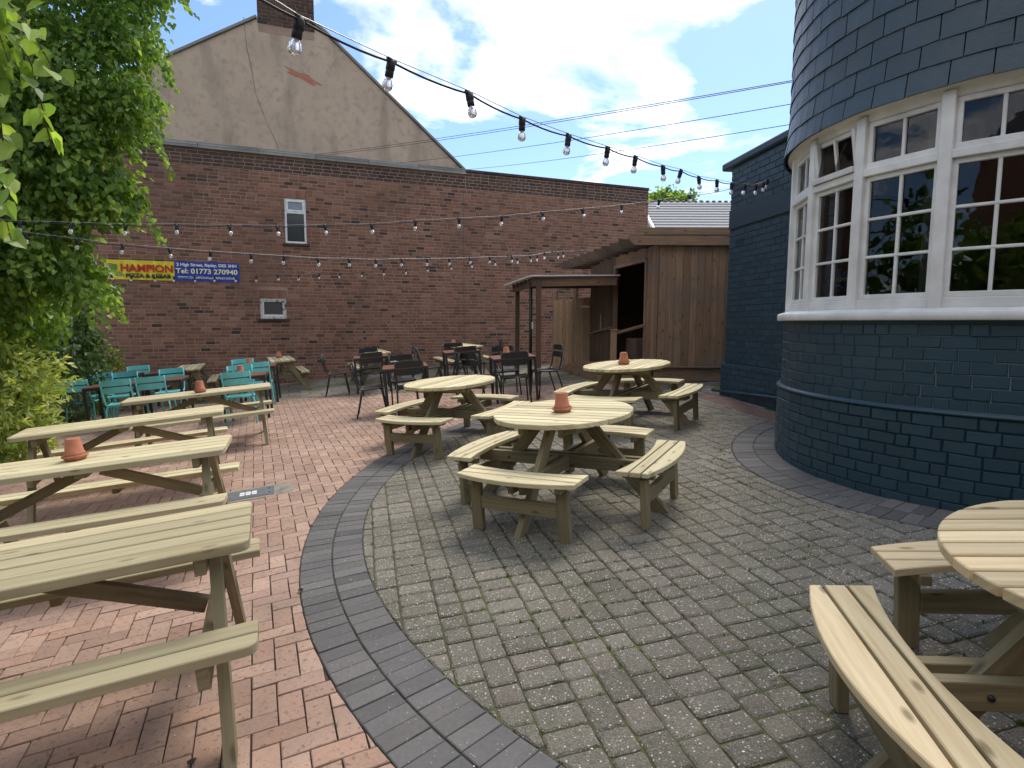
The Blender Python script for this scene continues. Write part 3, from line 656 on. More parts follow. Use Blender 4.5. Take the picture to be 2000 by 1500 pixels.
# chairs
def make_chair(mat, label, group):
    root = empty('cafe_chair', Matrix(), label, 'chair', group); W2 = .205
    prof = [(.20, .425), (.19, .452), (.14, .46), (.06, .452), (-.04, .445), (-.12, .447), (-.165, .462)]
    for s in (-1, 1):
        pts = [(s * W2, y, z) for y, z in prof[1:]] + [(s * W2, -.19, .50), (s * (W2 + .003), -.215, .58), (s * (W2 + .006), -.24, .70), (s * (W2 + .006), -.265, .865)]
        mb = MB(); mb.tube(pts, .0135, 8); mb.build('frame', mat, root)
    mb = MB()
    for i in range(len(prof) - 1):
        (y0, z0), (y1, z1) = prof[i], prof[i + 1]; v = Vector((0, y1 - y0, z1 - z0)); ln = v.length; v.normalize()
        k = max(1, round(ln / .05))
        for q in range(k):
            p0 = Vector((0, y0, z0)) + v * (ln * q / k + .004); p1 = Vector((0, y0, z0)) + v * (ln * (q + 1) / k - .004)
            mb.bar(p0, p1, 2 * W2 - .012, .006, (1, 0, 0), .001)
    mb.build('seat', mat, root)
    mb = MB()
    for z0, z1, yy in ((.775, .872, -.262), (.655, .755, -.244)):
        n_ = 8; vs = []
        for k in range(n_ + 1):
            u = -1 + 2 * k / n_; x = u * (W2 + .018 if z0 > .75 else W2); y = yy - .03 * (1 - u * u); zz = .012 * u * u
            e = .016 if abs(u) == 1 else 0
            vs += [(x, y + .006, z0 + e), (x, y + .003, z1 + .0 - e), (x, y - .005, z1 - e), (x, y - .002, z0 + e)]
        fs = []
        for k in range(n_):
            for q in range(4): a = k * 4 + q; b_ = k * 4 + (q + 1) % 4; fs.append((a, b_, b_ + 4, a + 4))
        fs += [(3, 2, 1, 0), (n_ * 4, n_ * 4 + 1, n_ * 4 + 2, n_ * 4 + 3)]
        mb.mesh(vs, fs, sm=False)
    mb.build('backrest', mat, root)
    for s in (-1, 1):
        mb = MB(); mb.tube([(s * .17, .145, .445), (s * .2, .165, .43), (s * .213, .18, .37), (s * .225, .225, .004)], .0135, 8); mb.build('leg', mat, root)
        mb = MB(); mb.tube([(s * .17, -.12, .435), (s * .2, -.135, .42), (s * .213, -.155, .36), (s * .225, -.25, .004)], .0135, 8); mb.build('leg', mat, root)
    mb = MB(); mb.tube([(-.17, .145, .445), (.17, .145, .445)], .01, 8); mb.tube([(-.17, -.12, .435), (.17, -.12, .435)], .01, 8); mb.build('crossbar', mat, root)
    return root
def seatpos(x, y, a, back=.26): return (x - sin(a) * back, y + cos(a) * back)   # chair origin from the backrest position
gb = 'black metal chairs at the square tables'
# x, y, facing (0 faces away from the camera), label
BCH = [(-1.62, 9.32, .2, 'black slatted chair seen from behind at the near table, beside the bare round table'),
       (-2.28, 9.45, .2 - pi / 2, 'black chair side-on at the left of the near cafe table, nearest of all'),
       (-1.9, 10.28, .2 + pi, 'black chair facing the camera on the far side of the near cafe table'),
       (-1.15, 9.95, .2 + pi / 2, 'black chair side-on at the right end of the near cafe table'),
       (-3.68, 12.38, .25 - pi / 2, 'leftmost black chair, side-on in front of the brick wall'),
       (-2.85, 12.1, .25, 'black chair seen from behind at the back left cafe table'),
       (-2.35, 12.85, .25 + pi / 2, 'black chair side-on at the right of the back left cafe table'),
       (-3.15, 13.15, .25 + pi, 'black chair facing the camera behind the back left cafe table'),
       (-1.66, 12.25, .2 - pi / 2, 'black chair side-on at the left of the back right cafe table'),
       (-.92, 11.85, .2, 'black chair seen from behind at the back right cafe table'),
       (-1.2, 12.85, .2 + pi, 'black chair facing the camera behind the back right cafe table'),
       (-.42, 12.45, .2 + pi / 2, 'black chair side-on at the right of the back right cafe table'),
       (.05, 9.62, .1, 'black chair seen from behind at the cafe table with the pot beside the canopy'),
       (-.5, 10.0, .25 - pi / 2 + .5, 'black chair turned half away at the left of the cafe table with the pot'),
       (.6, 10.2, .14 + pi / 2 + .15, 'rightmost black chair, side-on beside the canopy posts'),
       (-.1, 10.62, .14 + pi, 'black chair facing the camera on the far side of the cafe table with the pot')]
c0 = make_chair(M['black'], BCH[0][3], gb); c0.matrix_world = gm(*BCH[0][:3])
for q in BCH[1:]: copy_tree(c0, gm(*q[:3]), q[3])
gt = 'turquoise metal chairs at the square tables'
TCH = [(-7.68, 10.5, .22, 'leftmost turquoise chair, beside the variegated bush, seen from behind'),
       (-6.5, 9.78, .3, 'turquoise chair seen from behind, second from the left in the nearest row'),
       (-6.05, 9.98, .28, 'turquoise chair seen from behind, third from the left in the nearest row'),
       (-8.0, 11.35, .35 + pi, 'turquoise chair facing the camera, at the back left by the yellow-edged shrub'),
       (-7.33, 11.05, .3 + pi, 'turquoise chair facing the camera behind the second chair of the nearest row'),
       (-8.2, 12.9, .35 + pi, 'turquoise chair facing the camera, farthest back of the left-hand turquoise group'),
       (-6.5, 11.15, .25 + pi, 'turquoise chair facing the camera, at the right end of the left-hand turquoise group'),
       (-4.5, 9.72, .25, 'turquoise chair seen from behind at the right-hand cafe table, behind the farthest long picnic table'),
       (-4.95, 10.68, .3 + pi, 'turquoise chair facing the camera behind the pot of the front right-hand table'),
       (-5.75, 12.6, .3 + pi, 'turquoise chair facing the camera, farthest back of the right-hand turquoise group'),
       (-4.98, 11.65, .3, 'turquoise chair seen from behind between the two right-hand cafe tables')]
c1 = make_chair(M['teal'], TCH[0][3], gt); c1.matrix_world = gm(*TCH[0][:3])
for q in TCH[1:]: copy_tree(c1, gm(*q[:3]), q[3])
# terracotta pots upside down on saucers
def make_pot(label):
    root = empty('plant_pot', Matrix(), label, 'plant pot', 'upturned terracotta pots on the tables')
    mb = MB(); mb.lathe([(0, .001), (.058, .001), (.062, .004), (.074, .022), (.081, .025), (.083, .030), (.081, .037), (.075, .038), (.071, .034), (.054, .012), (0, .010)], 32); mb.build('saucer', M['terracotta'], root)
    mb = MB(); mb.lathe([(.050, .014), (.061, .014), (.064, .018), (.065, .050), (.063, .054), (.0585, .056), (.0445, .150), (.041, .155), (.012, .156), (.009, .152), (.009, .12), (0, .12)], 32); mb.build('pot', M['terracotta'], root)
    return root
PT = [(.384, 4.61, 0, 'terracotta pot on the central round picnic table'), (1.47, 7.6, 0, 'terracotta pot on the round picnic table before the timber shed'),
      (-3.15, 4.13, 0, 'terracotta pot on the second long picnic table from the camera, the largest in view'), (-4.2, 7.9, 0, 'terracotta pot on the farthest long picnic table, before the turquoise chairs'),
      (-.06, 10.15, 0, 'terracotta pot on the square cafe table beside the canopy posts'), (-4.75, 10.35, 0, 'terracotta pot on the front cafe table of the right-hand turquoise chairs'),
      (-5.4, 12.2, 0, 'terracotta pot on the rear cafe table of the right-hand turquoise chairs'), (-5.55, 14.2, 0, 'small terracotta pot on the wall-side picnic table right of the turquoise chairs'),
      (-1.3, 13.8, 0, 'small terracotta pot on the wall-side picnic table behind the black chairs')]
p0 = make_pot(PT[0][3]); p0.matrix_world = gm(PT[0][0], PT[0][1], 0, .75)
for k, q in enumerate(PT[1:]): copy_tree(p0, gm(q[0], q[1], k * .7, .75), q[3])
# inspection cover in the red paving
root = empty('inspection_cover', gm(-2.55, 5.52, radians(22)), 'grey metal inspection cover with a patch of cement, set in the red paving', 'manhole cover')
mb = MB(); mb.prism([(-.34, -.19), (.05, -.21), (.33, -.18), (.37, .02), (.31, .18), (.0, .20), (-.33, .19)], -.006, .0035, .003)
cem = tinted('cement', [(.22, .20, .16), (.26, .24, .2)], .95, None, 20, .8, .005, [(6, .5, .7, (.11, .11, .08), .7)]); mb.build('cement_patch', cem, root)
mb = MB(); mb.box((-.06, -.01, .005), (.23, .145, .0035)); mb.build('frame', plain('worn_steel', (.14, .15, .16), .55, .3), root)
mb = MB(); mb.box((-.06, -.01, .0065), (.215, .13, .0035)); pl = mb.build('cover_plate', plain('cover_steel', (.17, .18, .19), .5, .3), root)
mb = MB()
for i in range(3):
    for j in range(2): mb.box((-.06 + (i - 1) * .055, -.01 + (j - .5) * .066, .0108), (.021, .024, .0009), None, .0004)
for i in range(2): mb.box((-.06 + (i - .5) * .055, -.01, .0107), (.012, .008, .0008), None, .0003)
mb.build('white_marking', flat('marking_white', (.75, .76, .76)), pl)
mb = MB()
for x, y in ((-.25, .06), (.13, .06), (.13, -.08), (-.25, -.08)): mb.lathe([(0, .0112), (.012, .0112), (.012, .0095)], 10, (x, y, 0))
mb.build('key_hole', M['rubber'], pl)
# ------------------------------------------------------------------ neighbouring building: brick wall, gable, chimney
WP = Vector((-5.17, 15.7, 0)); WD = Vector((1, .397, 0)).normalized(); WN = Vector((WD.y, -WD.x, 0)); Z3 = Vector((0, 0, 1))
def wp(u, z, o=0): return WP + WD * u + Z3 * z + WN * o
def rects_out(u0, u1, z0, z1, holes):
    for a, b, c, d in holes:
        if u1 > a and u0 < b and z1 > c and z0 < d:
            if u0 < a and u1 - a < u1 - u0: 
                if a - u0 > .03: return (u0, a, z0, z1)
                return None
            if u1 > b:
                if u1 - b > .03: return (b, u1, z0, z1)
                return None
            return None
    return (u0, u1, z0, z1)
def bricks(mb, P, u0, u1, z0, z1, holes=(), ln=.232, crs=.086, jn=.0125, dep=.010, tint=None, header=.0, jit=.0018, prof=.0):
    r = 0; z = z0
    while z < z1 - .02:
        zt = min(z + crs, z1) - jn; u = u0 - (ln / 2 if r % 2 else 0) - ln * rnd() * .06
        while u < u1:
            l_ = ln * random.uniform(.97, 1.03)
            if rnd() < header: l_ = ln / 2
            q = rects_out(max(u, u0), min(u + l_, u1) - jn, z, zt, holes)
            if q and q[1] - q[0] > .02:
                a, b, c, d = q; t = tint(a, c) if tint else (min(1, max(0, random.gauss(.5, .24))), rnd(), rnd()); e = .005; o = random.uniform(-.002, .002)
                j = [random.uniform(-jit, jit) for _ in range(8)]
                A = [P(a + j[0], c + j[1], -dep), P(b + j[2], c + j[3], -dep), P(b + j[4], d + j[5], -dep), P(a + j[6], d + j[7], -dep)]
                B_ = [P(a + e + j[0], c + e + j[1], o), P(b - e + j[2], c + e + j[3], o), P(b - e + j[4], d - e + j[5], o), P(a + e + j[6], d - e + j[7], o)]
                mb.face(B_, None, t)
                for i in range(4): mb.face([A[i], A[(i + 1) % 4], B_[(i + 1) % 4], B_[i]], None, t)
            u += l_
        z += crs; r += 1
nb = empty('neighbouring_building', wp(0, 0, 0), 'red brick building with a cement rendered gable and chimney behind the patio', 'building')
off = nb.location
W1 = (-.845, -.325, 3.64, 4.77); W2 = (-1.51, -.88, 1.70, 2.22)
lint = [(W1[0] - .02, W1[1] + .02, W1[3], W1[3] + .215), (W2[0] - .04, W2[1] + .04, W2[3], W2[3] + .225)]
holes = [W1, W2] + lint
mb = MB()
def soot(u, z):
    t = min(1, max(0, random.gauss(.5, .24)))
    return (t, rnd(), rnd())
bricks(mb, lambda u, z, o: wp(u, z, o), -9.5, 10.15, -.75, 5.40, holes, tint=soot, header=.08)
bw = mb.build('brickwork', M['brick'], nb, off)
mb = MB(); bricks(mb, lambda u, z, o: wp(u, z, o), -9.5, 4.0, 5.40, 5.77, (), header=.08); bricks(mb, lambda u, z, o: wp(u, z, o), 4.0, 10.15, 5.40, 5.86, (), header=.08)
mb.build('sooty_courses', M['sooty'], nb, off)
mb = MB()
def panel(mb, P, u0, u1, z0, z1, holes, o, mi=0):
    us = sorted({u0, u1} | {h[i] for h in holes for i in (0, 1)}); zs = sorted({z0, z1} | {h[i] for h in holes for i in (2, 3)})
    for i in range(len(us) - 1):
        for j in range(len(zs) - 1):
            cu, cz = (us[i] + us[i + 1]) / 2, (zs[j] + zs[j + 1]) / 2
            if any(h[0] < cu < h[1] and h[2] < cz < h[3] for h in holes): continue
            mb.face([P(us[i], zs[j], o), P(us[i + 1], zs[j], o), P(us[i + 1], zs[j + 1], o), P(us[i], zs[j + 1], o)], None, (.5, .5, .5), False, mi)
panel(mb, wp, -9.5, 10.15, -.9, 5.85, [W1, W2], -.006)
for h in (W1, W2):      # reveals
    for (a, b) in (((h[0], h[2]), (h[0], h[3])), ((h[0], h[3]), (h[1], h[3])), ((h[1], h[3]), (h[1], h[2])), ((h[1], h[2]), (h[0], h[2]))):
        mb.face([wp(*a, -.006), wp(*b, -.006), wp(*b, -.12), wp(*a, -.12)])
mb.face([wp(10.15, -.9, -.006), wp(10.15, -.9, -6), wp(10.15, 5.85, -6), wp(10.15, 5.85, -.006)])
mb.face([wp(-9.5, 5.85, -.006), wp(10.15, 5.85, -.006), wp(10.15, 5.85, -6), wp(-9.5, 5.85, -6)])
mb.face([wp(-9.5, -.9, -6), wp(10.15, -.9, -6), wp(10.15, 5.85, -6), wp(-9.5, 5.85, -6)])
mb.build('wall_core', M['mortar'], nb, off)
mb = MB()
RW = Matrix((WD, -WN, Z3)).transposed()
for u0_, u1_, z, th, o in ((-9.5, 4.03, 5.81, .03, .05), (-9.5, 4.03, 5.875, .022, .02), (-9.5, 4.0, 5.925, .018, -.01)):
    k = u0_
    while k < u1_ - .05:
        e = min(k + 1.35, u1_); mb.box(wp((k + e) / 2, z, o - .1), ((e - k) / 2 - .004, .12, th), RW, .006); k = e
mb.build('coping', M['stone'], nb, off)
mb = MB(); k = 4.035
while k < 10.15:
    mb.box(wp(k + .05, 5.895, -.1), (.046, .13, .038), RW, .006); k += .102
mb.build('brick_coping', M['sooty'], nb, off)
# soldier lintels and sills
for h, hh, nm in ((W1, .205, 'upper'), (W2, .215, 'lower')):
    mb = MB(); u = h[0] - .02
    while u < h[1]:
        mb.box(wp(u + .037, h[3] + hh / 2 + .002, -.012), (.0335, .012, hh / 2 - .004), RW, .004, (random.uniform(.25, .6), rnd(), rnd())); u += .0745
    mb.build('lintel', M['brick'], nb, off)
    mb = MB(); mb.box(wp((h[0] + h[1]) / 2, h[2] - .035, -.01), ((h[1] - h[0]) / 2 + .07, .07, .03), RW, .006); mb.build('sill', M['sooty'], nb, off)
def frame_rect(mb, P, R, u0, u1, z0, z1, w_, d0, d1, mi=0, ch=.003, wb=None):
    wb = wb or w_; o = (d0 + d1) / 2; hd = abs(d1 - d0) / 2
    mb.box(P((u0 + u1) / 2, z1 - w_ / 2, o), ((u1 - u0) / 2, hd, w_ / 2), R, ch); mb.box(P((u0 + u1) / 2, z0 + wb / 2, o), ((u1 - u0) / 2, hd, wb / 2), R, ch)
    for s, u in ((1, u0), (-1, u1)): mb.box(P(u + s * w_ / 2, (z0 + wb + z1 - w_) / 2, o), (w_ / 2 - .0005, hd - .001, (z1 - w_ - z0 - wb) / 2), R, ch)
wf = MB(); frame_rect(wf, wp, RW, W1[0], W1[1], W1[2], W1[3], .05, -.03, -.09); wf.box(wp((W1[0] + W1[1]) / 2, 4.42, -.058), (.21, .029, .025), RW, .003)
f1 = wf.build('window_frame', M['upvc'], nb, off)
mb = MB(); frame_rect(mb, wp, RW, W1[0] + .045, W1[1] - .045, 4.445, 4.725, .04, -.018, -.06); mb.build('opening_light', M['upvc'], f1, off).parent = f1
for ch_ in kids(f1): ch_.parent = f1
mb = MB(); panel(mb, wp, W1[0] + .04, W1[1] - .04, 3.68, 4.40, [], -.065); mb.build('pane', M['darkpane'], f1, off)
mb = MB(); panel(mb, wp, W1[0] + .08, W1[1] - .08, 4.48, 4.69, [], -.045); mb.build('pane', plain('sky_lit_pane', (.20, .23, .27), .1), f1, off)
wf = MB(); frame_rect(wf, wp, RW, W2[0], W2[1], W2[2], W2[3], .05, -.02, -.08); frame_rect(wf, wp, RW, W2[0] + .052, W2[1] - .052, W2[2] + .052, W2[3] - .052, .04, -.03, -.07, 0, .003, .055)
f2 = wf.build('window_frame', M['oldwhite'], nb, off)
mb = MB(); panel(mb, wp, W2[0] + .08, W2[1] - .08, W2[2] + .09, W2[3] - .08, [], -.055); mb.build('pane', M['frost'], f2, off)
# gable
gp_ = [(-6.45, 5.9), (4.0, 5.9), (.28, 9.0), (.02, 9.17), (-1.32, 9.07)]
mb = MB(); GO = -.16
n_ = len(gp_); mb.face([wp(u, z, GO) for u, z in gp_]); mb.face([wp(u, z, GO - 8) for u, z in gp_][::-1])
for i in range(n_):
    a, b_ = gp_[i], gp_[(i + 1) % n_]; mb.face([wp(*a, GO), wp(*a, GO - 8), wp(*b_, GO - 8), wp(*b_, GO)])
ga = mb.build('rendered_gable', M['render'], nb, off)
mb = MB()    # bare brick patch where the render has fallen off, and a crack
def blob(mb, pts, o, ch=.0):
    mb.face([wp(u, z, o) for u, z in pts])
PB = []
for k in range(34):
    a_ = 2 * pi * k / 34; rr_ = 1 + .22 * sin(a_ * 5 + 1) + random.uniform(-.16, .16); PB.append((-.27 + .40 * rr_ * cos(a_), 7.85 - .13 * rr_ * cos(a_) + .085 * rr_ * sin(a_)))
blob(mb, PB, GO + .004); mb.build('bare_brick_patch', tinted('exposed_brick', [(.42, .16, .10), (.42, .16, .10)], .9, None, 14, 1, .02, [(9, .5, .62, (.30, .22, .17), .8)]), ga, off)
mb = MB(); cr_ = [(-1.62, 9.05), (-1.60, 8.7), (-1.57, 8.3), (-1.50, 7.95), (-1.45, 7.6), (-1.42, 7.3), (-1.30, 6.95), (-1.18, 6.6), (-1.02, 6.25), (-.92, 6.0)]
for i in range(len(cr_) - 1):
    a, b_ = cr_[i], cr_[i + 1]; wa, wb = .006 * (.6 + rnd()), .006 * (.6 + rnd()); mb.face([wp(a[0] - wa, a[1], GO + .003), wp(a[0] + wa, a[1], GO + .003), wp(b_[0] + wb, b_[1], GO + .003), wp(b_[0] - wb, b_[1], GO + .003)])
mb.build('render_crack', flat('crack_shadow', (.17, .14, .11), .95), ga, off)
mb = MB()
for a, b_ in (((-6.6, 5.82), (-1.32, 9.10)), ((.0, 9.20), (.28, 9.03)), ((.26, 9.045), (4.1, 5.86))):
    A_, B_ = wp(*a, GO + .03), wp(*b_, GO + .03); dd_ = (B_ - A_).normalized(); nn_ = WN.cross(dd_); nn_ = nn_ if nn_.z > 0 else -nn_
    R_ = Matrix((dd_, -WN, nn_)).transposed(); mb.box((A_ + B_) / 2 - WN * .10 + nn_ * .02, ((B_ - A_).length / 2, .13, .03), R_, .006)
mb.build('verge', M['stone'], nb, off)
mb = MB()
for a, b_ in (((-6.6, 5.86), (-.6, 9.62)), ((-.6, 9.74), (4.12, 5.9))):
    A_, B_ = wp(*a, GO), wp(*b_, GO); dd_ = (B_ - A_).normalized(); nn_ = WN.cross(dd_); nn_ = nn_ if nn_.z > 0 else -nn_
    mb.box((A_ + B_) / 2 - WN * 4.3 - nn_ * .06, ((B_ - A_).length / 2 - .4, 3.9, .03), Matrix((dd_, -WN, nn_)).transposed(), .006)
mb.build('roof', plain('grey_roof_tile', (.11, .11, .12), .8), nb, off)
chm = MB(); mbk = MB()
bricks(chm, lambda u, z, o: wp(u, z, GO + .02 + o), -1.31, .03, 8.98, 11.6, (), header=.1)
for s, uu in ((1, -1.31), (-1, .03)):
    bricks(chm, lambda v, z, o, uu=uu, s=s: wp(uu - s * o, z, GO + .02 - v), 0, .9, 8.98, 11.6, (), header=.1)
chm.box(wp(-.64, 10.2, GO - .44), (.655, .445, 1.42), RW, .002, (.5, .5, .5), 1)
chm.build('chimney', [M['sooty'], M['mortar']], nb, off)
# vertical seam with a pale drip line
mb = MB(); mb.box(wp(3.93, 2.6, .002), (.006, .003, 2.75), RW, .001); mb.build('movement_joint', flat('old_mastic', (.09, .07, .06), .9), nb, off)
# ------------------------------------------------------------------ banner
bn = empty('banner', wp(-3.4, 2.84, .02), 'yellow and blue pizza shop banner fixed to the brick wall', 'banner')
bo = bn.location
FONT = bpy.data.fonts[0] if bpy.data.fonts else None
def cloth(mb, u0, u1, z0, z1, sag):
    nx_, nz_ = 40, 10
    for i in range(nx_):
        for j in range(nz_):
            q = []
            for a, b_ in ((i, j), (i + 1, j), (i + 1, j + 1), (i, j + 1)):
                u = u0 + (u1 - u0) * a / nx_; z = z0 + (z1 - z0) * b_ / nz_; q.append(wp(u, z, .015 + .008 * sin(u * 13 + z * 17 + sag) * sin(pi * b_ / nz_) + .004 * sin(u * 31 - z * 9)))
            mb.face(q, None, (.5, .5, .5), True)
mb = MB(); cloth(mb, -4.82, -3.392, 2.605, 3.06, 0); mb.build('yellow_panel', plain('banner_yellow', (.72, .60, .03), .45, bst=.1), bn, bo)
mb = MB(); cloth(mb, -3.388, -1.96, 2.605, 3.075, 1); mb.build('blue_panel', plain('banner_blue', (.025, .055, .33), .45, bst=.1), bn, bo)
def text(s, u, z, size, mat, name, parent, wid=None, off_=.034, bold=.0, ext=.001):
    cu = bpy.data.curves.new(name, 'FONT'); cu.body = s; cu.size = size; cu.extrude = ext; cu.offset = bold; cu.align_x = 'LEFT'; cu.resolution_u = 3
    o = bpy.data.objects.new(name, cu); C.objects.link(o); bpy.context.view_layer.update()
    dg = bpy.context.evaluated_depsgraph_get(); me = bpy.data.meshes.new_from_object(o.evaluated_get(dg)); bpy.data.objects.remove(o)
    xs_ = [v.co.x for v in me.vertices]; w0, w1 = min(xs_), max(xs_); k = wid / (w1 - w0) if wid else 1
    for v in me.vertices:
        p = wp(u + (v.co.x - w0) * k, z + v.co.y, off_ + v.co.z) - bo; v.co = p
    me.materials.clear(); me.materials.append(mat); o = bpy.data.objects.new(name, me); C.objects.link(o); o.parent = parent; return o
RED = flat('banner_red', (.50, .02, .015)); INK = flat('banner_black', (.03, .03, .025)); WH = flat('banner_white', (.75, .78, .82)); CR = flat('banner_cream', (.80, .78, .50))
text('HAMPION', -4.50, 2.80, .235, RED, 'red_lettering', bn, 1.08, bold=.008)
text('PIZZA & KEBAB', -4.40, 2.66, .125, INK, 'black_lettering', bn, .93, bold=.005)
text('2 High Street, Ripley, DE5 3HH', -3.34, 2.965, .098, WH, 'white_lettering', bn, 1.32, bold=.003)
text('Tel: 01773 270940', -3.36, 2.79, .165, CR, 'cream_lettering', bn, 1.36, bold=.004)
text('WWW.CHAMPIONPIZZARIPLEY.CO.UK', -3.33, 2.67, .07, WH, 'web_lettering', bn, 1.30, bold=.002)
mb = MB()
for cu_, cz, r1, r2, m_ in ((-4.70, 2.91, .075, .06, 0), (-4.64, 2.83, .065, .045, 1)):
    vs = [wp(cu_ + r1 * cos(a * pi / 10) + .02 * sin(a * pi / 5), cz + r2 * sin(a * pi / 10), .036 + .002 * m_) for a in range(20)]; mb.face(vs, None, (.5, .5, .5), False, m_)
mb.build('emblem', [RED, flat('banner_blue_ink', (.03, .06, .4))], bn, bo)
# ------------------------------------------------------------------ pub: blue painted side wall, round bay, slate hanging
SP = Vector((3.1724, 9.0776, 0)); SD = Vector((.13, -1, 0)).normalized(); SN = Vector((SD.y, -SD.x, 0))
if SN.x > 0: SN = -SN
def sp_(u, z, o=0): return SP + SD * u + Z3 * z + SN * o
RS = Matrix((SD, SN, Z3)).transposed()
BCW = g2w(*BC); bx, by = BCW.x, BCW.y
pub = empty('pub_building', (bx, by, .45), 'dark blue painted pub with a round bay, white windows and slate hanging', 'building'); po_ = pub.location
UL = 2.55
mb = MB()
bricks(mb, sp_, 0, UL, 1.02, 3.02, (), jn=.012, dep=.010, jit=.003); bricks(mb, sp_, 0, UL, 3.31, 3.92, (), jn=.012, dep=.010, jit=.003)
bricks(mb, lambda u, z, o: sp_(u, z, o + .045), -.03, UL, .25, 1.0, (), jn=.012, dep=.010, jit=.003)
mb.build('side_brickwork', M['blue'], pub, po_)
mb = MB(); mb.face([sp_(-.0, .2, -.008), sp_(UL, .2, -.008), sp_(UL, 3.95, -.008), sp_(0, 3.95, -.008)])
mb.face([sp_(0, .2, -.008), sp_(0, 3.95, -.008), sp_(0, 3.95, -5), sp_(0, .2, -5)]); mb.box(sp_(UL / 2, 3.165, .004), (UL / 2, .012, .142), RS, .003)
mb.face([sp_(0, 3.95, -.008), sp_(UL, 3.95, -.008), sp_(UL, 3.95, -5), sp_(0, 3.95, -5)])
mb.box(sp_(UL / 2 - .015, .61, .0195), (UL / 2 + .015, .016, .4), RS, .012)
mb.build('side_wall', M['blue'], pub, po_)
mb = MB(); mb.box(sp_(UL / 2 - .1, 3.985, -.12), (UL / 2 + .13, .17, .055), RS, .02); mb.build('parapet_coping', M['blue'], pub, po_)
mb = MB(); mb.tube([sp_(-.16, .565, .10), sp_(.6, .61, .10), sp_(UL - .3, .70, .10)], .021, 12); mb.lathe([(0, -.03), (.027, -.03), (.027, .03), (0, .03)], 14, sp_(.75, .617, .1)); mb.build('waste_pipe', M['blue'], pub, po_)
mb = MB()     # air brick
for k in range(5): mb.box(sp_(.3, 2.76 + k * .026, .002), (.1, .004, .008), RS, .002)
mb.build('air_brick', M['blue'], pub, po_)
def cy(th, z, r): return Vector((bx + cos(th) * r, by + sin(th) * r, z))
A0_, A1_ = radians(96), radians(290)
r0 = BR
mb = MB()
bricks(mb, lambda u, z, o: cy(A0_ + u / r0, z, r0 + o), 0, (A1_ - A0_) * r0, 1.02, 1.63, (), ln=.2, jn=.0065, dep=.007, jit=.003, header=.3)
bricks(mb, lambda u, z, o: cy(A0_ + u / r0, z, r0 + .03 + o), 0, (A1_ - A0_) * r0, .05, 1.0, (), ln=.19, jn=.007, dep=.008, jit=.004, header=.15)
mb.build('bay_brickwork', M['blue'], pub, po_)
def ring(mb, rz, n=72, mi=0, a0=A0_, a1=A1_):
    vs = []; fs = []; m_ = len(rz)
    for k in range(n + 1):
        for r, z in rz: vs.append(cy(a0 + (a1 - a0) * k / n, z, r))
    for k in range(n):
        for q in range(m_ - 1): a = k * m_ + q; fs.append((a, a + m_, a + m_ + 1, a + 1))
    mb.mesh(vs, fs, sm=True, mi=mi, uvs=[(0, 0)] * len(vs))
mb = MB(); ring(mb, [(r0 + .021, -.1), (r0 + .021, .995), (r0 + .040, 1.0), (r0 + .040, 1.012), (r0 + .03, 1.022), (r0 - .008, 1.03), (r0 - .008, 1.645)]); mb.build('bay_wall', M['blue'], pub, po_)
mb = MB(); ring(mb, [(r0 - .02, 1.645), (r0 + .055, 1.643), (r0 + .062, 1.65), (r0 + .062, 1.70), (r0 + .055, 1.708), (r0 - .02, 1.73), (r0 - .12, 1.735)]); mb.build('bay_sill', M['white'], pub, po_)
MU = [radians(a) for a in (-238, -219.7, -200.5, -181.2, -163, -143.9, -125.2, -106.5, -88)]
MU = [a + 2 * pi for a in MU]
rw = r0 - .045
def cyb(mb, th, u, z, o, h, ch=.004, mi=0):
    """box placed in a facet frame at angle th: u sideways, z up, o outward"""
    t_ = Vector((-sin(th), cos(th), 0)); n__ = Vector((cos(th), sin(th), 0)); R_ = Matrix((t_, n__, Z3)).transposed()
    mb.box(Vector((bx, by, z)) + t_ * u + n__ * o, h, R_, ch, None, mi)
mb = MB()
for a in MU:
    cyb(mb, a, 0, 2.445, rw - .005, (.042, .045, .73), .006)
mb.build('mullions', M['white'], pub, po_)
mb = MB(); ring(mb, [(rw - .09, 3.13), (rw + .0, 3.13), (rw + .01, 3.14), (rw + .02, 3.19), (rw + .075, 3.195), (rw + .075, 3.21), (rw - .09, 3.22)]); mb.build('window_head', M['white'], pub, po_)
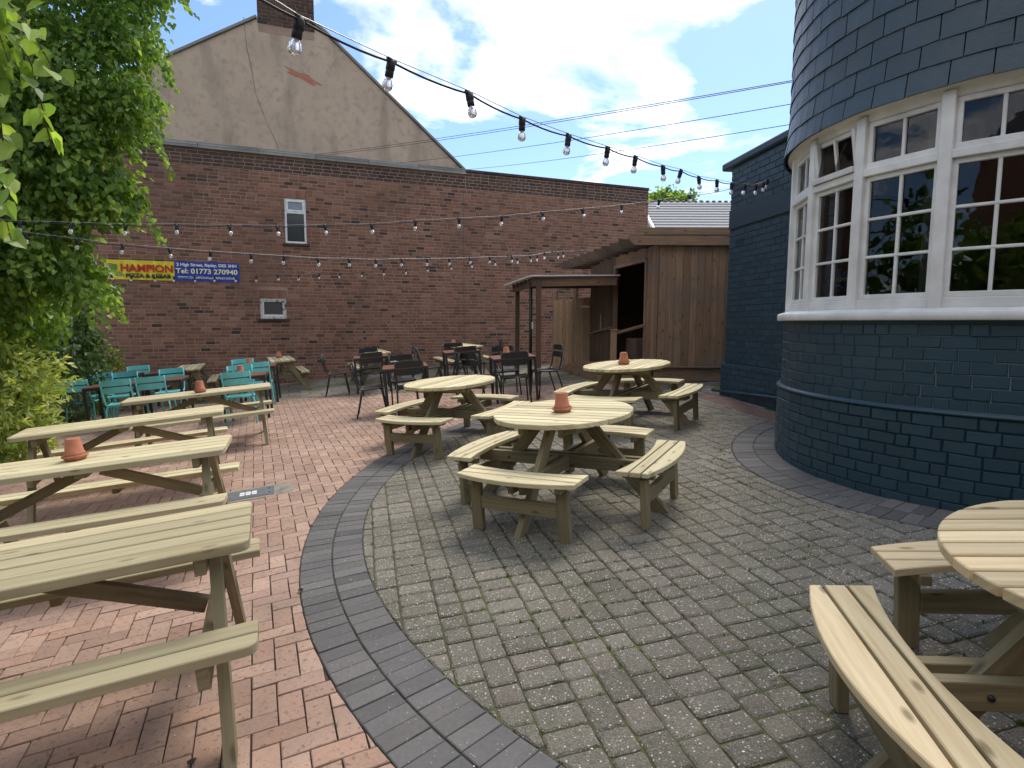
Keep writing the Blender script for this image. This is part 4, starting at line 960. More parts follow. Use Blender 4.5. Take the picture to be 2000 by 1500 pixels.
for k in range(len(MU) - 1):
    a0, a1 = MU[k], MU[k + 1]; am = (a0 + a1) / 2; hw_ = rw * sin((a1 - a0) / 2) - .036; ro_ = rw * cos((a1 - a0) / 2) - .004
    wn = empty('x', Matrix()); C.objects.unlink(wn); bpy.data.objects.remove(wn)
    mb = MB()
    cyb(mb, am, 0, 2.757, ro_, (hw_ + .02, .042, .028)); cyb(mb, am, 0, 1.765, ro_ - .005, (hw_ + .02, .03, .035))
    # lower fixed light
    zb, zt, w_ = 1.80, 2.728, .034
    cyb(mb, am, 0, zb + .02, ro_ - .01, (hw_, .02, .02)); cyb(mb, am, 0, zt - .018, ro_ - .01, (hw_, .02, .018))
    for s in (-1, 1): cyb(mb, am, s * (hw_ - .018), (zb + zt) / 2, ro_ - .01, (.0175, .0195, (zt - zb) / 2 - .002))
    cyb(mb, am, 0, (zb + zt) / 2, ro_ - .008, (.012, .013, (zt - zb) / 2 - .03), .005)
    for q in (1, 2): cyb(mb, am, 0, zb + .04 + (zt - zb - .076) * q / 3, ro_ - .007, (hw_ - .03, .0145, .011), .005)
    wf = mb.build('bay_window', M['white'], pub, po_)
    t_ = Vector((-sin(am), cos(am), 0)); n__ = Vector((cos(am), sin(am), 0)); c0_ = Vector((bx, by, 0))
    g = MB(); q = [c0_ + t_ * (s * (hw_ - .03)) + n__ * (ro_ - .014) + Z3 * z for s, z in ((-1, zb + .035), (1, zb + .035), (1, zt - .03), (-1, zt - .03))]
    g.face(q); g.build('pane', M['glass'], wf, po_)
    # upper opening light, one of them ajar
    ang = radians(9) if k == 3 else 0; zb, zt = 2.785, 3.13
    def up_(u, z, o):
        dz_ = zt - z; return c0_ + t_ * u + n__ * (ro_ - .008 + o + dz_ * sin(ang)) + Z3 * (zt - dz_ * cos(ang))
    nr = (n__ * cos(ang) - Z3 * -sin(ang) * -1); nr = (n__ * cos(ang) + Z3 * -sin(ang)).normalized(); ur = t_.cross(nr); ur = ur if ur.z > 0 else -ur
    R_ = Matrix((t_, nr, ur)).transposed(); mb = MB()
    def ub(u, z, h, o=0): mb.box(up_(u, z, o), h, R_, .004)
    ub(0, zt - .02, (hw_ - .004, .022, .018)); ub(0, zb + .022, (hw_ - .004, .022, .022), .004)
    for s in (-1, 1): ub(s * (hw_ - .022), (zb + zt) / 2, (.018, .0215, (zt - zb) / 2 - .01))
    ub(0, (zb + zt) / 2, (.012, .014, (zt - zb) / 2 - .035))
    lf = mb.build('opening_light', M['white'], wf, po_)
    g = MB(); g.face([up_(s * (hw_ - .034), z, -.004) for s, z in ((-1, zb + .04), (1, zb + .04), (1, zt - .035), (-1, zt - .035))]); g.build('pane', M['glass'], wf, po_)
# slate hanging
mb = MB(); z = 3.185; r = 0
def rs(z): return r0 + .038 + .038 * max(0, 1 - (z - 3.18) / .5) ** 2
while z < 6.0:
    n_ = int((A1_ - A0_) * r0 / .232); step = (A1_ - A0_) / n_; th = A0_ + (step / 2 if r % 2 else 0) + random.uniform(-.01, .01)
    while th < A1_:
        st = step * random.uniform(.92, 1.06); g_ = .0022; t = (rnd(), rnd(), rnd()); dzz = random.uniform(-.006, .006); rr = rs(z) + random.uniform(-.002, .003); tl = random.uniform(-.004, .004)
        zt = z + .19; rt_ = rs(zt) - .010; B0 = [cy(th + g_, z + dzz + tl, rr), cy(th + st - g_, z + dzz - tl, rr), cy(th + st - g_, zt, rt_), cy(th + g_, zt, rt_)]
        mid0, mid1 = cy(th + st / 2, z + dzz + random.uniform(-.004, .004), rr + .0015), cy(th + st / 2, zt, rt_)
        mb.face([B0[0], mid0, mid1, B0[3]], None, t); mb.face([mid0, B0[1], B0[2], mid1], None, t)
        def inn(p, d): v = Vector((p.x - bx, p.y - by, 0)).normalized(); return p - v * d
        mb.face([inn(B0[0], .016), inn(mid0, .016), mid0, B0[0]], None, t); mb.face([inn(mid0, .016), inn(B0[1], .016), B0[1], mid0], None, t)
        mb.face([inn(B0[0], .012), B0[0], B0[3], inn(B0[3], .012)], None, t); mb.face([B0[1], inn(B0[1], .012), inn(B0[2], .012), B0[2]], None, t)
        th += st
    z += .163; r += 1
mb.build('slate_hanging', M['slate'], pub, po_)
mb = MB(); ring(mb, [(rw - .05, 3.205), (rs(3.2) - .03, 3.2)] + [(rs(3.25 + .05 * k) - .045, 3.25 + .05 * k) for k in range(12)] + [(r0 + .015, 4.0), (r0 + .015, 6.1), (0.01, 6.1)]); mb.build('slate_backing', M['slate'], pub, po_)
# body of the pub behind the bay, with its dim room
mb = MB()
X0, X1, Y0, Y1 = 4.2, 12, -2.5, 9.0
for q in ([(4.62, 3.35, 0), (12, 3.35, 0), (12, 3.35, 6.1), (4.62, 3.35, 6.1)], [(12, 3.35, 0), (12, 9.0, 0), (12, 9, 6.1), (12, 3.35, 6.1)], [(3.7, 6.9, 3.95), (12, 6.9, 3.95), (12, 6.9, 6.1), (3.7, 6.9, 6.1)], [(3.7, 6.9, 6.1), (12, 6.9, 6.1), (12, 3.35, 6.1), (3.7, 3.35, 6.1)]):
    mb.face(q)
mb.build('main_wall', M['blue'], pub, po_)
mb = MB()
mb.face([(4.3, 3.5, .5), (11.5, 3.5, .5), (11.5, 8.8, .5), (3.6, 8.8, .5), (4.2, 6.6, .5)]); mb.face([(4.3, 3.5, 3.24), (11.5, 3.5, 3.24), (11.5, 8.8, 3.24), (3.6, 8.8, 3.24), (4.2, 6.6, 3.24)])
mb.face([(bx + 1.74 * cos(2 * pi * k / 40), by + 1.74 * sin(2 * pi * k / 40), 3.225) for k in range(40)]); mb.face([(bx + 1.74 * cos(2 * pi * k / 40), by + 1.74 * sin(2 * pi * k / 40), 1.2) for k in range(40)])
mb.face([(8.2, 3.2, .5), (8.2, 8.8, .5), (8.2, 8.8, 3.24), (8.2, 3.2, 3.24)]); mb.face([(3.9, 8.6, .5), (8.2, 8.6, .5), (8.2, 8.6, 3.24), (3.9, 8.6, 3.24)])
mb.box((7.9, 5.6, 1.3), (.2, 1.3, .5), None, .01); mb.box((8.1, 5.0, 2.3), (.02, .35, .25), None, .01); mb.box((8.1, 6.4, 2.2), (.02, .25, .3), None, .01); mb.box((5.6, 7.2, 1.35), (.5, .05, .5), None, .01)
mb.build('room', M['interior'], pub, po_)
mb = MB()
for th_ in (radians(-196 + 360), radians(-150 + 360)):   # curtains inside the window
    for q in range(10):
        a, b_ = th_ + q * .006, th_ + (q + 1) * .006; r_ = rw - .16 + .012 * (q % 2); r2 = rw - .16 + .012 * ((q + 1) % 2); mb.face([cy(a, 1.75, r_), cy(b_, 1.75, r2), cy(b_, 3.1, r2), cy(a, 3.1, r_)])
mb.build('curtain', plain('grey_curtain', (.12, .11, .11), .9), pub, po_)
for k, (x, y, z, lb) in enumerate(((6.3, 6.6, 2.22, 'glowing pendant lamp inside the pub seen through the middle bay window'), (6.1, 5.1, 2.45, 'glowing pendant lamp high inside the pub behind the right-hand bay window'), (6.6, 4.9, 2.05, 'glowing pendant lamp inside the pub seen low in the right-hand bay window'))):
    pr_ = empty('pendant_lamp', (x, y, z), lb, 'lamp', 'pendant lamps inside the pub')
    mb = MB(); mb.lathe([(0, .05), (.03, .04), (.07, -.02), (.075, -.04)], 16); mb.build('lamp_shade', plain('copper_shade', (.25, .09, .04), .4, .5), pr_)
    mb = MB(); mb.lathe([(0, -.06), (.02, -.05), (.028, -.03), (.02, -.01), (0, 0)], 12); mb.build('bulb', M['lit'], pr_)
    mb = MB(); mb.tube([(0, 0, .05), (0, 0, 3.24 - z)], .004, 6); mb.build('flex', M['rubber'], pr_)
# ------------------------------------------------------------------ timber shed with lean-to rafters
SH = Vector((2.45, 10.5, 0)); SW = Vector((-.2, 1, 0)).normalized(); SWN = Vector((-SW.y, SW.x, 0))   # side wall runs back, outward normal to the left
if SWN.x > 0: SWN = -SWN
def sw(t, z, o=0): return SH + SW * t + Z3 * z + SWN * o
RSW = Matrix((SW, SWN, Z3)).transposed()
shed = empty('timber_shed', (2.45, 10.5, .6), 'brown timber boarded smoking shed with a dark doorway and projecting rafters', 'shed'); sh = shed.location
mb = MB(); x = 2.47
while x < 4.5:
    w_ = random.uniform(.12, .15); mb.box((x + w_ / 2, 10.5 + random.uniform(-.003, .003), 1.915), (w_ / 2 - .0015, .012, 1.075), None, .003); x += w_
mb.build('front_boarding', M['plank'], shed, sh)
mb = MB(); mb.box((3.45, 10.47, .835), (1.1, .06, .014)); mb.box((3.47, 10.5, .70), (1.05, .02, .118)); mb.box((3.4, 10.51, .54), (1.0, .015, .06)); mb.build('plinth_board', M['plank'], shed, sh)
mb = MB(); t = -.02
while t < .40:
    mb.box(sw(t + .06, 1.92, 0), (.058, .011, 1.07), RSW, .003); t += .12
mb.build('side_boarding', M['plank'], shed, sh)
mb = MB(); t = 2.0
while t < 3.5:
    w_ = random.uniform(.11, .14); top = 3.02 if t < 2.9 else 2.94
    mb.box(sw(t + w_ / 2, (.5 + top) / 2, random.uniform(-.003, .003)), (w_ / 2 - .0015, .011, (top - .5) / 2), RSW, .003); t += w_
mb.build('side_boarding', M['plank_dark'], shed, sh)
mb = MB(); mb.box(sw(.43, 1.82, .01), (.03, .04, .96), RSW); mb.box(sw(1.99, 1.82, .01), (.03, .04, .96), RSW); mb.box(sw(1.21, 2.77, .012), (.75, .04, .03), RSW); mb.box(sw(1.21, 2.90, 0), (.76, .02, .10), RSW)
mb.build('door_frame', M['plank'], shed, sh)
mb = MB()     # dark inside
for q in ([(2.4, 10.6, .86), (6, 10.6, .86), (5.2, 14, .86), (1.75, 14, .86)], [(2.4, 10.6, 3.05), (6, 10.6, 3.05), (5.2, 14, 3.05), (1.75, 14, 3.05)], [(4.4, 10.55, .86), (4.2, 14, .86), (4.2, 14, 3.05), (4.4, 10.55, 3.05)], [(1.8, 14, .5), (4.2, 14, .5), (4.2, 14, 3.05), (1.8, 14, 3.05)]): mb.face(q)
mb.build('inside_lining', M['plank_dark'], shed, sh)
mb = MB(); mb.box((2.75, 12.0, 1.08), (.45, .5, .22), None, .01); mb.build('inside_bench', M['plank_dark'], shed, sh)
for k in range(11):
    y = 10.42 + k * .47; xe = 1.90 - .185 * (y - 10.42); z1, z0 = 3.13, 2.97; x2 = 4.3; yy0, yy1 = y - .022, y + .022
    mb = MB(); po = [(xe, z1), (xe, z1 - .05), (xe + .10, z0), (x2, z0), (x2, z1)]; t = (rnd(), rnd(), rnd()); o_ = rnd() * 5
    for yy, rv in ((yy0, 1), (yy1, 0)):
        q = [(a, yy, b_) for a, b_ in po]; uvq = [(a + o_, b_) for a, b_ in po]; mb.face(q[::-1] if rv else q, uvq[::-1] if rv else uvq, t) if False else mb.face(q, uvq, t)
    for i in range(5):
        a, b_ = po[i], po[(i + 1) % 5]; mb.face([(a[0], yy0, a[1]), (b_[0], yy0, b_[1]), (b_[0], yy1, b_[1]), (a[0], yy1, a[1])], [(a[0], 0), (b_[0], 0), (b_[0], .04), (a[0], .04)], t)
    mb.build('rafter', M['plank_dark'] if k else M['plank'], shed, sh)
mb = MB(); mb.box((3.2, 10.44, 3.205), (1.17, .03, .068)); mb.build('fascia', M['plank'], shed, sh)
mb = MB(); yA, yB = 10.4, 15.2
mb.mesh([(2.16, yA, 3.14), (4.3, yA, 3.14), (4.3, yB, 3.14), (1.27, yB, 3.14), (2.16, yA, 3.16), (4.3, yA, 3.16), (4.3, yB, 3.16), (1.27, yB, 3.16)], [(3, 2, 1, 0), (4, 5, 6, 7), (0, 1, 5, 4), (2, 3, 7, 6), (3, 0, 4, 7)], sm=False)
mb.build('roof_sheet', plain('weathered_roof_felt', (.13, .12, .09), .9), shed, sh)
mb = MB()
for k in range(11):
    y = 10.6 + k * .42; xe = 2.12 - .185 * (y - 10.42); mb.tube([(xe, y, 3.16), (xe - .02, y, 3.20), (xe - .02, y + .12, 3.21), (xe, y + .15, 3.165)], .006, 6)
mb.build('gutter_clips', plain('dull_bracket', (.22, .21, .16), .7), shed, sh)
for t0, t1, z0, z1, o in ((2.05, 3.45, 1.52, 1.37, .07),):
    mb = MB(); mb.bar(sw(t0, z0, o), sw(t1, z1, o), .04, .045, (0, 0, 1), .008); mb.box(sw(t0 + .1, z0 - .03, o / 2), (.02, .035, .02), RSW); mb.box(sw(t1 - .1, z1 - .03, o / 2), (.02, .035, .02), RSW); mb.build('wall_handrail', M['plank'], shed, sh)
mb = MB(); mb.box(sw(2.85, 1.62, .02), (.025, .012, .2), RSW, .004); mb.build('pull_handle', M['galv'], shed, sh)
# ramp up to the doorway
rmp = empty('timber_ramp', (1.7, 12.0, .6), 'weathered timber access ramp along the side of the shed', 'ramp'); ro__ = rmp.location
def gzw(x, y): return (G3 @ Vector((x, y, dz(x, y)))).z
mb = MB(); pl_ = [(sw(0.1, 0, .02), .87), (sw(1.9, 0, .02), .87), (sw(3.4, 0, .02), .62), (sw(3.4, 0, .75), .60), (sw(1.9, 0, .75), .82), (sw(.1, 0, .55), .84)]
mb.face([(p.x, p.y, z) for p, z in pl_]); mb.build('deck', M['plank'], rmp, ro__)
mb = MB()
for i in (2, 3, 4, 5):
    (p, z), (q, z2) = pl_[i], pl_[(i + 1) % 6]; mb.face([(p.x, p.y, z + .02), (q.x, q.y, z2 + .02), (q.x, q.y, .2), (p.x, p.y, .2)], [(0, 0), (1.5, 0), (1.5, .3), (0, .3)])
mb.build('side_board', M['plank'], rmp, ro__)
hr = empty('newel_handrail', (1.74, 10.75, .6), 'short timber handrail on a capped newel post beside the shed doorway', 'handrail'); ho = hr.location
mb = MB(); mb.box((1.735, 10.75, 1.02), (.052, .052, .46), None, .005); mb.build('newel_post', M['fence'], hr, ho)
mb = MB(); mb.box((1.735, 10.75, 1.492), (.07, .07, .013), None, .004); mb.build('post_cap', M['plank'], hr, ho)
mb = MB(); mb.bar((1.78, 10.76, 1.43), (2.34, 10.92, 1.575), .055, .05, (0, 0, 1), .01); mb.build('rail', M['plank'], hr, ho)
# canopy on posts
cp = empty('timber_canopy', (.4, 11.9, .4), 'low flat timber canopy on square posts in front of the brick wall', 'canopy'); cpo = cp.location
def beam(mb, a, b, w_, t, **k): mb.bar(a, b, w_, t, (0, 0, 1), **k)
for x, y, s in ((.395, 11.55, .052), (-.0, 13.7, .05)):
    g_ = gzw(x, y) - .03; mb = MB(); mb.box((x, y, (g_ + 2.42) / 2), (s, s, (2.42 - g_) / 2), None, .005); mb.build('post', M['plank_dark'], cp, cpo)
mb = MB(); beam(mb, (.32, 11.55, 2.40), (1.98, 12.0, 2.46), .17, .045); mb.build('front_beam', M['plank'], cp, cpo)
mb = MB(); beam(mb, (.33, 11.5, 2.40), (-.1, 13.9, 2.40), .16, .045); mb.build('side_beam', M['plank_dark'], cp, cpo)
for k in range(5):
    y = 11.9 + k * .42; mb = MB(); beam(mb, (.3 - .2 * (y - 11.5), y, 2.44), (2.05 - .2 * (y - 12), y + .3, 2.46), .09, .04); mb.build('joist', M['plank_dark'], cp, cpo)
mb = MB(); mb.mesh([(.22, 11.38, 2.50), (2.05, 11.95, 2.56), (1.72, 14.2, 2.56), (-.32, 14.0, 2.48), (.22, 11.38, 2.525), (2.05, 11.95, 2.585), (1.72, 14.2, 2.585), (-.32, 14.0, 2.505)], [(3, 2, 1, 0), (4, 5, 6, 7), (0, 1, 5, 4), (1, 2, 6, 5), (2, 3, 7, 6), (3, 0, 4, 7)], sm=False)
mb.build('roof_sheet', plain('pale_roof_sheet', (.74, .75, .75), .4), cp, cpo)
mb = MB(); mb.tube([(.25, 11.85, 2.4), (.25, 11.85, gzw(.25, 11.85))], .034, 12); mb.build('downpipe', M['rubber'], cp, cpo)
mb = MB(); mb.box((.285, 11.82, 1.56), (.012, .012, .07), None, .004); mb.build('cleat', M['white'], cp, cpo)
# boarded gate behind the canopy
gt_ = empty('boarded_gate', (1.3, 14.4, .45), 'closeboard timber gate and fence panel between the brick wall and the shed', 'gate'); go = gt_.location
GA, GB = Vector((.93, 14.9, 0)), Vector((1.74, 13.98, 0)); GD = (GB - GA).normalized(); GN = Vector((GD.y, -GD.x, 0)); RG = Matrix((GD, -GN, Z3)).transposed(); GLn = (GB - GA).length
for nm, t0, t1, top in (('fence_panel', 0, .62 * GLn, 2.17), ('gate_leaf', .64 * GLn, GLn, 2.22)):
    mb = MB(); t = t0; k = 0
    while t < t1 - .02:
        w_ = min(.105, t1 - t); mb.box(GA + GD * (t + w_ / 2) + Z3 * ((.42 + top) / 2) + GN * random.uniform(0, .008), (w_ / 2 - .001, .009, (top - .42) / 2 + random.uniform(-.008, .008)), RG, .003); t += w_
    mb.build(nm, M['fence'], gt_, go)
for z in (2.0, .62):
    mb = MB(); mb.box(GA + GD * (GLn * .86) + Z3 * z + GN * .018, (.14, .004, .02), RG, .002); mb.build('hinge', M['galv'], gt_, go)
mb = MB(); mb.box(GA + Z3 * 1.4 - GN * .06, (.05, .05, 1.0), RG); mb.box(GA + GD * .66 + Z3 * 1.5 - GN * .08, (.05, .05, 1.05), RG); mb.bar(GA + Z3 * 2.42 - GN * .06, GA + GD * .7 + Z3 * 2.56 - GN * .06, .07, .04, (0, 0, 1)); mb.build('gate_post', M['plank'], gt_, go)
# ------------------------------------------------------------------ house and tree beyond
hs = empty('distant_house', (9, 30, 0), 'distant house with a grey tiled roof showing above the shed', 'house'); hso = hs.location
mb = MB(); mb.box((12.5, 33, 2.6), (5.85, 5, 2.75), None, .01); mb.build('wall', plain('distant_brick', (.33, .16, .11), .9), hs, hso)
mb = MB(); a_, b_ = Vector((5.75, 27.0, 5.2)), Vector((6.9, 31.8, 7.95)); up_v = (b_ - a_)
for k in range(15):
    p = a_ + up_v * (k / 15); q = a_ + up_v * ((k + 1.12) / 15); lz = .05
    p = Vector((6.6, p.y, p.z + lz)); q = Vector((6.6, q.y, q.z))
    mb.mesh([(p.x, p.y, p.z), (17.5, p.y, p.z), (17.5, q.y, q.z), (p.x, q.y, q.z), (p.x, p.y, p.z - .06), (17.5, p.y, p.z - .06)], [(0, 1, 2, 3), (4, 5, 1, 0)], sm=False)
mb.build('roof', plain('grey_slate_roof', (.20, .21, .23), .7), hs, hso)
mb = MB(); mb.bar((6.55, 26.9, 5.2), (6.55, 31.9, 8.02), .16, .1, (0, 0, 1)); mb.build('bargeboard', M['white'], hs, hso)
mb = MB(); mb.mesh([(6.62, 27.4, 5.2), (6.62, 31.9, 7.85), (6.62, 36.5, 5.2)], [(0, 1, 2)], sm=False); mb.build('gable', plain('house_gable', (.45, .22, .15), .9), hs, hso)
mb = MB()
k = 6.65
while k < 17: mb.lathe([(0, .09), (.09, .06), (.12, 0)], 8, (k, 31.85, 7.98)); k += .32
mb.build('ridge', plain('ridge_tile', (.17, .17, .18), .8), hs, hso)
# ------------------------------------------------------------------ leaves
def leaf(mb, p, d, n, L_, W, t, shape=0):
    """folded leaf: base p, direction d, normal n"""
    d = d.normalized(); s = d.cross(n).normalized(); n = s.cross(d)
    fold = random.uniform(.05, .3) * W; curl = random.uniform(-.05, .25) * L_
    def P(a, b, c=0): return p + d * (a * L_) + s * (b * W) + n * (abs(b) * fold * 2 - a * a * curl + c)
    if shape == 0:   # heart shaped lime leaf
        mb.face([P(0, 0), P(-.06, .28), P(.22, .52), P(.62, .36), P(1, .0)], None, t); mb.face([P(1, 0), P(.62, -.36), P(.22, -.52), P(-.06, -.28), P(0, 0)], None, t)
    else:
        mb.face([P(0, 0), P(.35, .5), P(.75, .35), P(1, 0)], None, t); mb.face([P(1, 0), P(.75, -.35), P(.35, -.5), P(0, 0)], None, t)
def rv(): return Vector((random.gauss(0, 1), random.gauss(0, 1), random.gauss(0, 1))).normalized()
def crown(mb, blobs, n, size, asp, down, tints, shape=0, sheet=.75, cl=6, spread=.16):
    """sprays of leaves over and inside ellipsoids; blobs: (x,y,z,rx,ry,rz,weight)"""
    tot = sum(b_[6] for b_ in blobs)
    for bx_, by_, bz_, rx, ry, rz, wt in blobs:
        for k in range(int(n * wt / tot / cl)):
            v = rv(); rr = random.uniform(sheet, 1.04) if rnd() < .8 else random.uniform(.3, sheet)
            c = Vector((bx_ + v.x * rx * rr, by_ + v.y * ry * rr, bz_ + v.z * rz * rr)); outw = Vector((v.x / rx, v.y / ry, v.z / rz)).normalized()
            dr = (outw * .6 + Vector((0, 0, -down)) + rv() * .5).normalized(); tb = rnd()
            for q in range(cl):
                f = q / cl; p = c + dr * (spread * (f - .3)) + rv() * (spread * .32)
                nrm = (outw * .55 + Vector((0, 0, .65)) + rv() * .75).normalized(); dd_ = (dr + rv() * .7 + Vector((0, 0, -.35 * down)))
                L_ = size * random.uniform(.65, 1.25); t0 = tints(tb); leaf(mb, p, dd_, nrm, L_, L_ * asp, (t0, rnd(), 0), shape)
def limbs(mb, base, tips, r0_):
    base = Vector(base)
    for tp_, r_ in tips:
        tp_ = Vector(tp_); pts = []; o1 = rv() * .25
        for k in range(8):
            f = k / 7; pts.append(base.lerp(tp_, f) + o1 * sin(f * pi) + Vector((0, 0, .4 * sin(f * pi))) + rv() * .03)
        mb.tube(pts, [r_ * (1 - .85 * k / 7) for k in range(8)], 7)
lt = empty('lime_tree', g2w(-7.9, 8.9), 'large green lime tree with heart shaped leaves overhanging the patio at the left', 'tree'); lo = lt.matrix_world.translation.copy()
mb = MB(); mb.tube([(-7.9, 8.9, lo.z - .1), (-7.8, 8.8, 1.2), (-7.5, 8.65, 2.6), (-7.0, 8.5, 4.2), (-6.6, 8.3, 6.0)], [.2, .17, .15, .12, .07], 12)
limbs(mb, (-7.5, 8.65, 2.6), [((-5.0, 7.3, 3.4), .07), ((-5.2, 7.0, 4.6), .08), ((-8.2, 8.2, 4.6), .08), ((-6.4, 7.2, 2.6), .05)], .1); limbs(mb, (-7.0, 8.5, 4.2), [((-4.7, 7.6, 5.6), .07), ((-5.6, 6.3, 5.4), .06), ((-7.9, 7.4, 6.5), .07), ((-6.3, 8.2, 8), .08)], .1)
mb.build('trunk', M['bark'], lt, lo)
BL = [(-5.7, 7.3, 5.5, 1.25, 1.2, 1.1, 1.5), (-5.25, 7.6, 6.4, 1.1, 1.1, .9, .8), (-5.35, 7.2, 4.3, .9, .8, .8, 1.1), (-6.2, 6.8, 4.2, 1.3, .9, 1.1, 1.3), (-5.6, 7.2, 3.4, .75, .7, .62, .8),
      (-6.3, 6.9, 3.0, 1.0, .7, .85, 1.0), (-5.9, 7.1, 2.5, .62, .6, .5, .6), (-6.55, 7.0, 2.15, .8, .6, .5, .8), (-7.3, 7.2, 5.2, 1.3, 1.2, 1.6, 1.2), (-6.6, 7.5, 7.0, 1.7, 1.5, 1.2, 1.0), (-7.4, 7.5, 3.2, 1.0, .9, 1.2, .8),
      (-4.55, 7.3, 5.9, .45, .5, .5, .3), (-4.7, 7.2, 5.0, .35, .4, .3, .2), (-4.75, 7.2, 4.2, .4, .4, .3, .22), (-5.0, 7.3, 3.15, .35, .35, .3, .2), (-5.35, 7.2, 2.1, .3, .3, .3, .15),
      (-7.2, 7.9, 2.2, .9, .7, .75, .8), (-6.9, 7.7, 1.65, .8, .6, .4, .6), (-8.2, 8.4, 1.8, .9, .8, .9, .6)]
mb = MB(); tt = lambda tb: min(1, max(0, .12 + .7 * tb * rnd() + .4 * rnd()))
crown(mb, [b_ for b_ in BL if b_[2] > 3.8], 38000, .060, .9, .7, tt, 0, .70, 8, .24)
crown(mb, [b_ for b_ in BL if b_[2] <= 3.8], 17000, .082, .95, .9, tt, 0, .72, 7, .22)
for k in range(90):      # long hanging sprays at the edge of the crown
    b_ = random.choice(BL[:7] + BL[11:]); a = random.uniform(-1.9, .6); p = Vector((b_[0] + cos(a) * b_[3] * .95, b_[1] + sin(a) * b_[4] * .95, b_[2] - rnd() * b_[5] * .6)); d = Vector((cos(a) * .5, sin(a) * .3, -1)).normalized()
    for q in range(random.randint(9, 16)):
        pp = p + d * q * .035 + rv() * .03; leaf(mb, pp, d + rv() * .7, Vector((.2, -.6, .6)) + rv() * .4, .062, .058, (.35 + .6 * rnd(), rnd(), 0))
mb.build('crown', M['lime'], lt, lo)
# branch of the same kind hanging close to the camera
nbx = empty('hanging_branch', (-2.35, 2.6, 3.2), 'leafy lime branch hanging close to the camera at the top left corner', 'branch'); nbo = nbx.location
mb = MB(); tw = [[(-2.75, 2.7, 4.0), (-2.45, 2.55, 3.45), (-2.28, 2.5, 3.0), (-2.2, 2.5, 2.68)], [(-2.45, 2.55, 3.45), (-2.2, 2.6, 3.2), (-2.08, 2.6, 2.95)], [(-2.75, 2.7, 4.0), (-2.62, 2.8, 3.0), (-2.55, 2.8, 2.3), (-2.5, 2.8, 2.0)], [(-2.28, 2.5, 3.0), (-2.12, 2.5, 2.85), (-2.0, 2.52, 2.6)], [(-2.3, 2.6, 3.1), (-2.18, 2.6, 2.7), (-2.12, 2.6, 2.35)], [(-2.3, 2.5, 3.2), (-2.26, 2.5, 2.6), (-2.24, 2.5, 2.15)]]
for q in tw: mb.tube(q, [.0075 / (1 + k) for k in range(len(q))], 6)
mb.build('twig', M['bark'], nbx, nbo)
mb = MB()
for q in tw:
    for k in range(len(q) - 1):
        a, b_ = Vector(q[k]), Vector(q[k + 1]); nn = max(3, int((b_ - a).length / .032))
        for i in range(nn):
            p = a.lerp(b_, i / nn) + rv() * .03; leaf(mb, p, Vector((rv().x, rv().y, -.9)), Vector((.3, -.5, .7)) + rv() * .5, random.uniform(.06, .1), random.uniform(.055, .09), (.5 + .5 * rnd(), rnd(), 0))
mb.build('leaves', M['lime'], nbx, nbo)
# variegated bush in front of it
bu = empty('variegated_bush', g2w(-7.0, 7.6), 'bright yellow-green variegated bush at the left edge, behind the long picnic tables', 'bush'); buo = bu.matrix_world.translation.copy()
gb_ = buo.z
mb = MB(); limbs(mb, (-7.0, 7.7, gb_), [((-6.4, 7.3, 1.3), .03), ((-7.2, 7.4, 1.5), .03), ((-7.8, 7.6, 1.2), .03), ((-6.5, 7.9, 1.0), .03), ((-6.2, 7.2, .4), .02)], .03); mb.build('stems', M['bark'], bu, buo)
mb = MB(); crown(mb, [(-6.75, 7.3, .75, .75, .6, .62, 1), (-7.3, 7.2, 1.0, .8, .6, .65, 1), (-6.5, 7.3, .2, .55, .5, .45, .8), (-7.0, 7.0, .1, .8, .55, .5, .8), (-6.9, 7.4, 1.25, .6, .5, .38, .6), (-6.6, 7.7, .85, .5, .5, .45, .5)], 10500, .095, .42, .1, lambda tb: min(1, .1 + .5 * tb + .5 * rnd() * rnd() + .1), 1, .75, 6, .14)
mb.build('foliage', M['laurel'], bu, buo)
yb_ = empty('yellow_edged_shrub', g2w(-8.75, 12.1), 'small dark shrub with yellow-edged leaves against the brick wall', 'shrub'); yo = yb_.matrix_world.translation.copy()
mb = MB(); limbs(mb, yo, [((-8.6, 12.0, .9), .03), ((-9.1, 12.1, 1.1), .03), ((-8.3, 12.0, .7), .02)], .03); mb.build('stems', M['bark'], yb_, yo)
mb = MB(); crown(mb, [(-8.8, 12.0, .55, .55, .5, .75, 1), (-8.5, 12.0, .75, .35, .35, .45, .5), (-9.2, 12.1, .8, .6, .5, .75, .8), (-8.55, 12.1, .1, .45, .4, .4, .4)], 4200, .06, .6, 0, lambda tb: min(1, tb * .55 + .45 * rnd() ** 3 + .12 * rnd()), 1, .7, 5, .12); mb.build('foliage', M['holly'], yb_, yo)
iv = empty('ivy_clump', g2w(-8.3, 10.6), 'dark ivy climbing a post between the bush and the brick wall', 'ivy'); io = iv.matrix_world.translation.copy()
mb = MB(); mb.tube([(-7.9, 10.4, io.z), (-7.9, 10.4, 2.0)], .03, 8); mb.build('post', M['galv'], iv, io)
mb = MB(); crown(mb, [(-8.35, 10.6, 1.2, .7, .5, 1.0, 1), (-8.3, 10.4, .2, .8, .5, .6, .8), (-9.3, 10.8, 1.4, 1.2, .7, 1.3, 1.2), (-7.9, 10.5, 1.0, .45, .4, .7, .6), (-8.1, 10.5, 1.9, .6, .4, .5, .5)], 6500, .075, .85, .6, lambda tb: tb * .6 + .4 * rnd(), 0, .75, 5, .14); mb.build('leaves', M['ivy'], iv, io)
ft = empty('distant_tree', (11.2, 46, 0), 'distant round-headed green tree above the roof of the far house', 'tree'); fo = ft.location
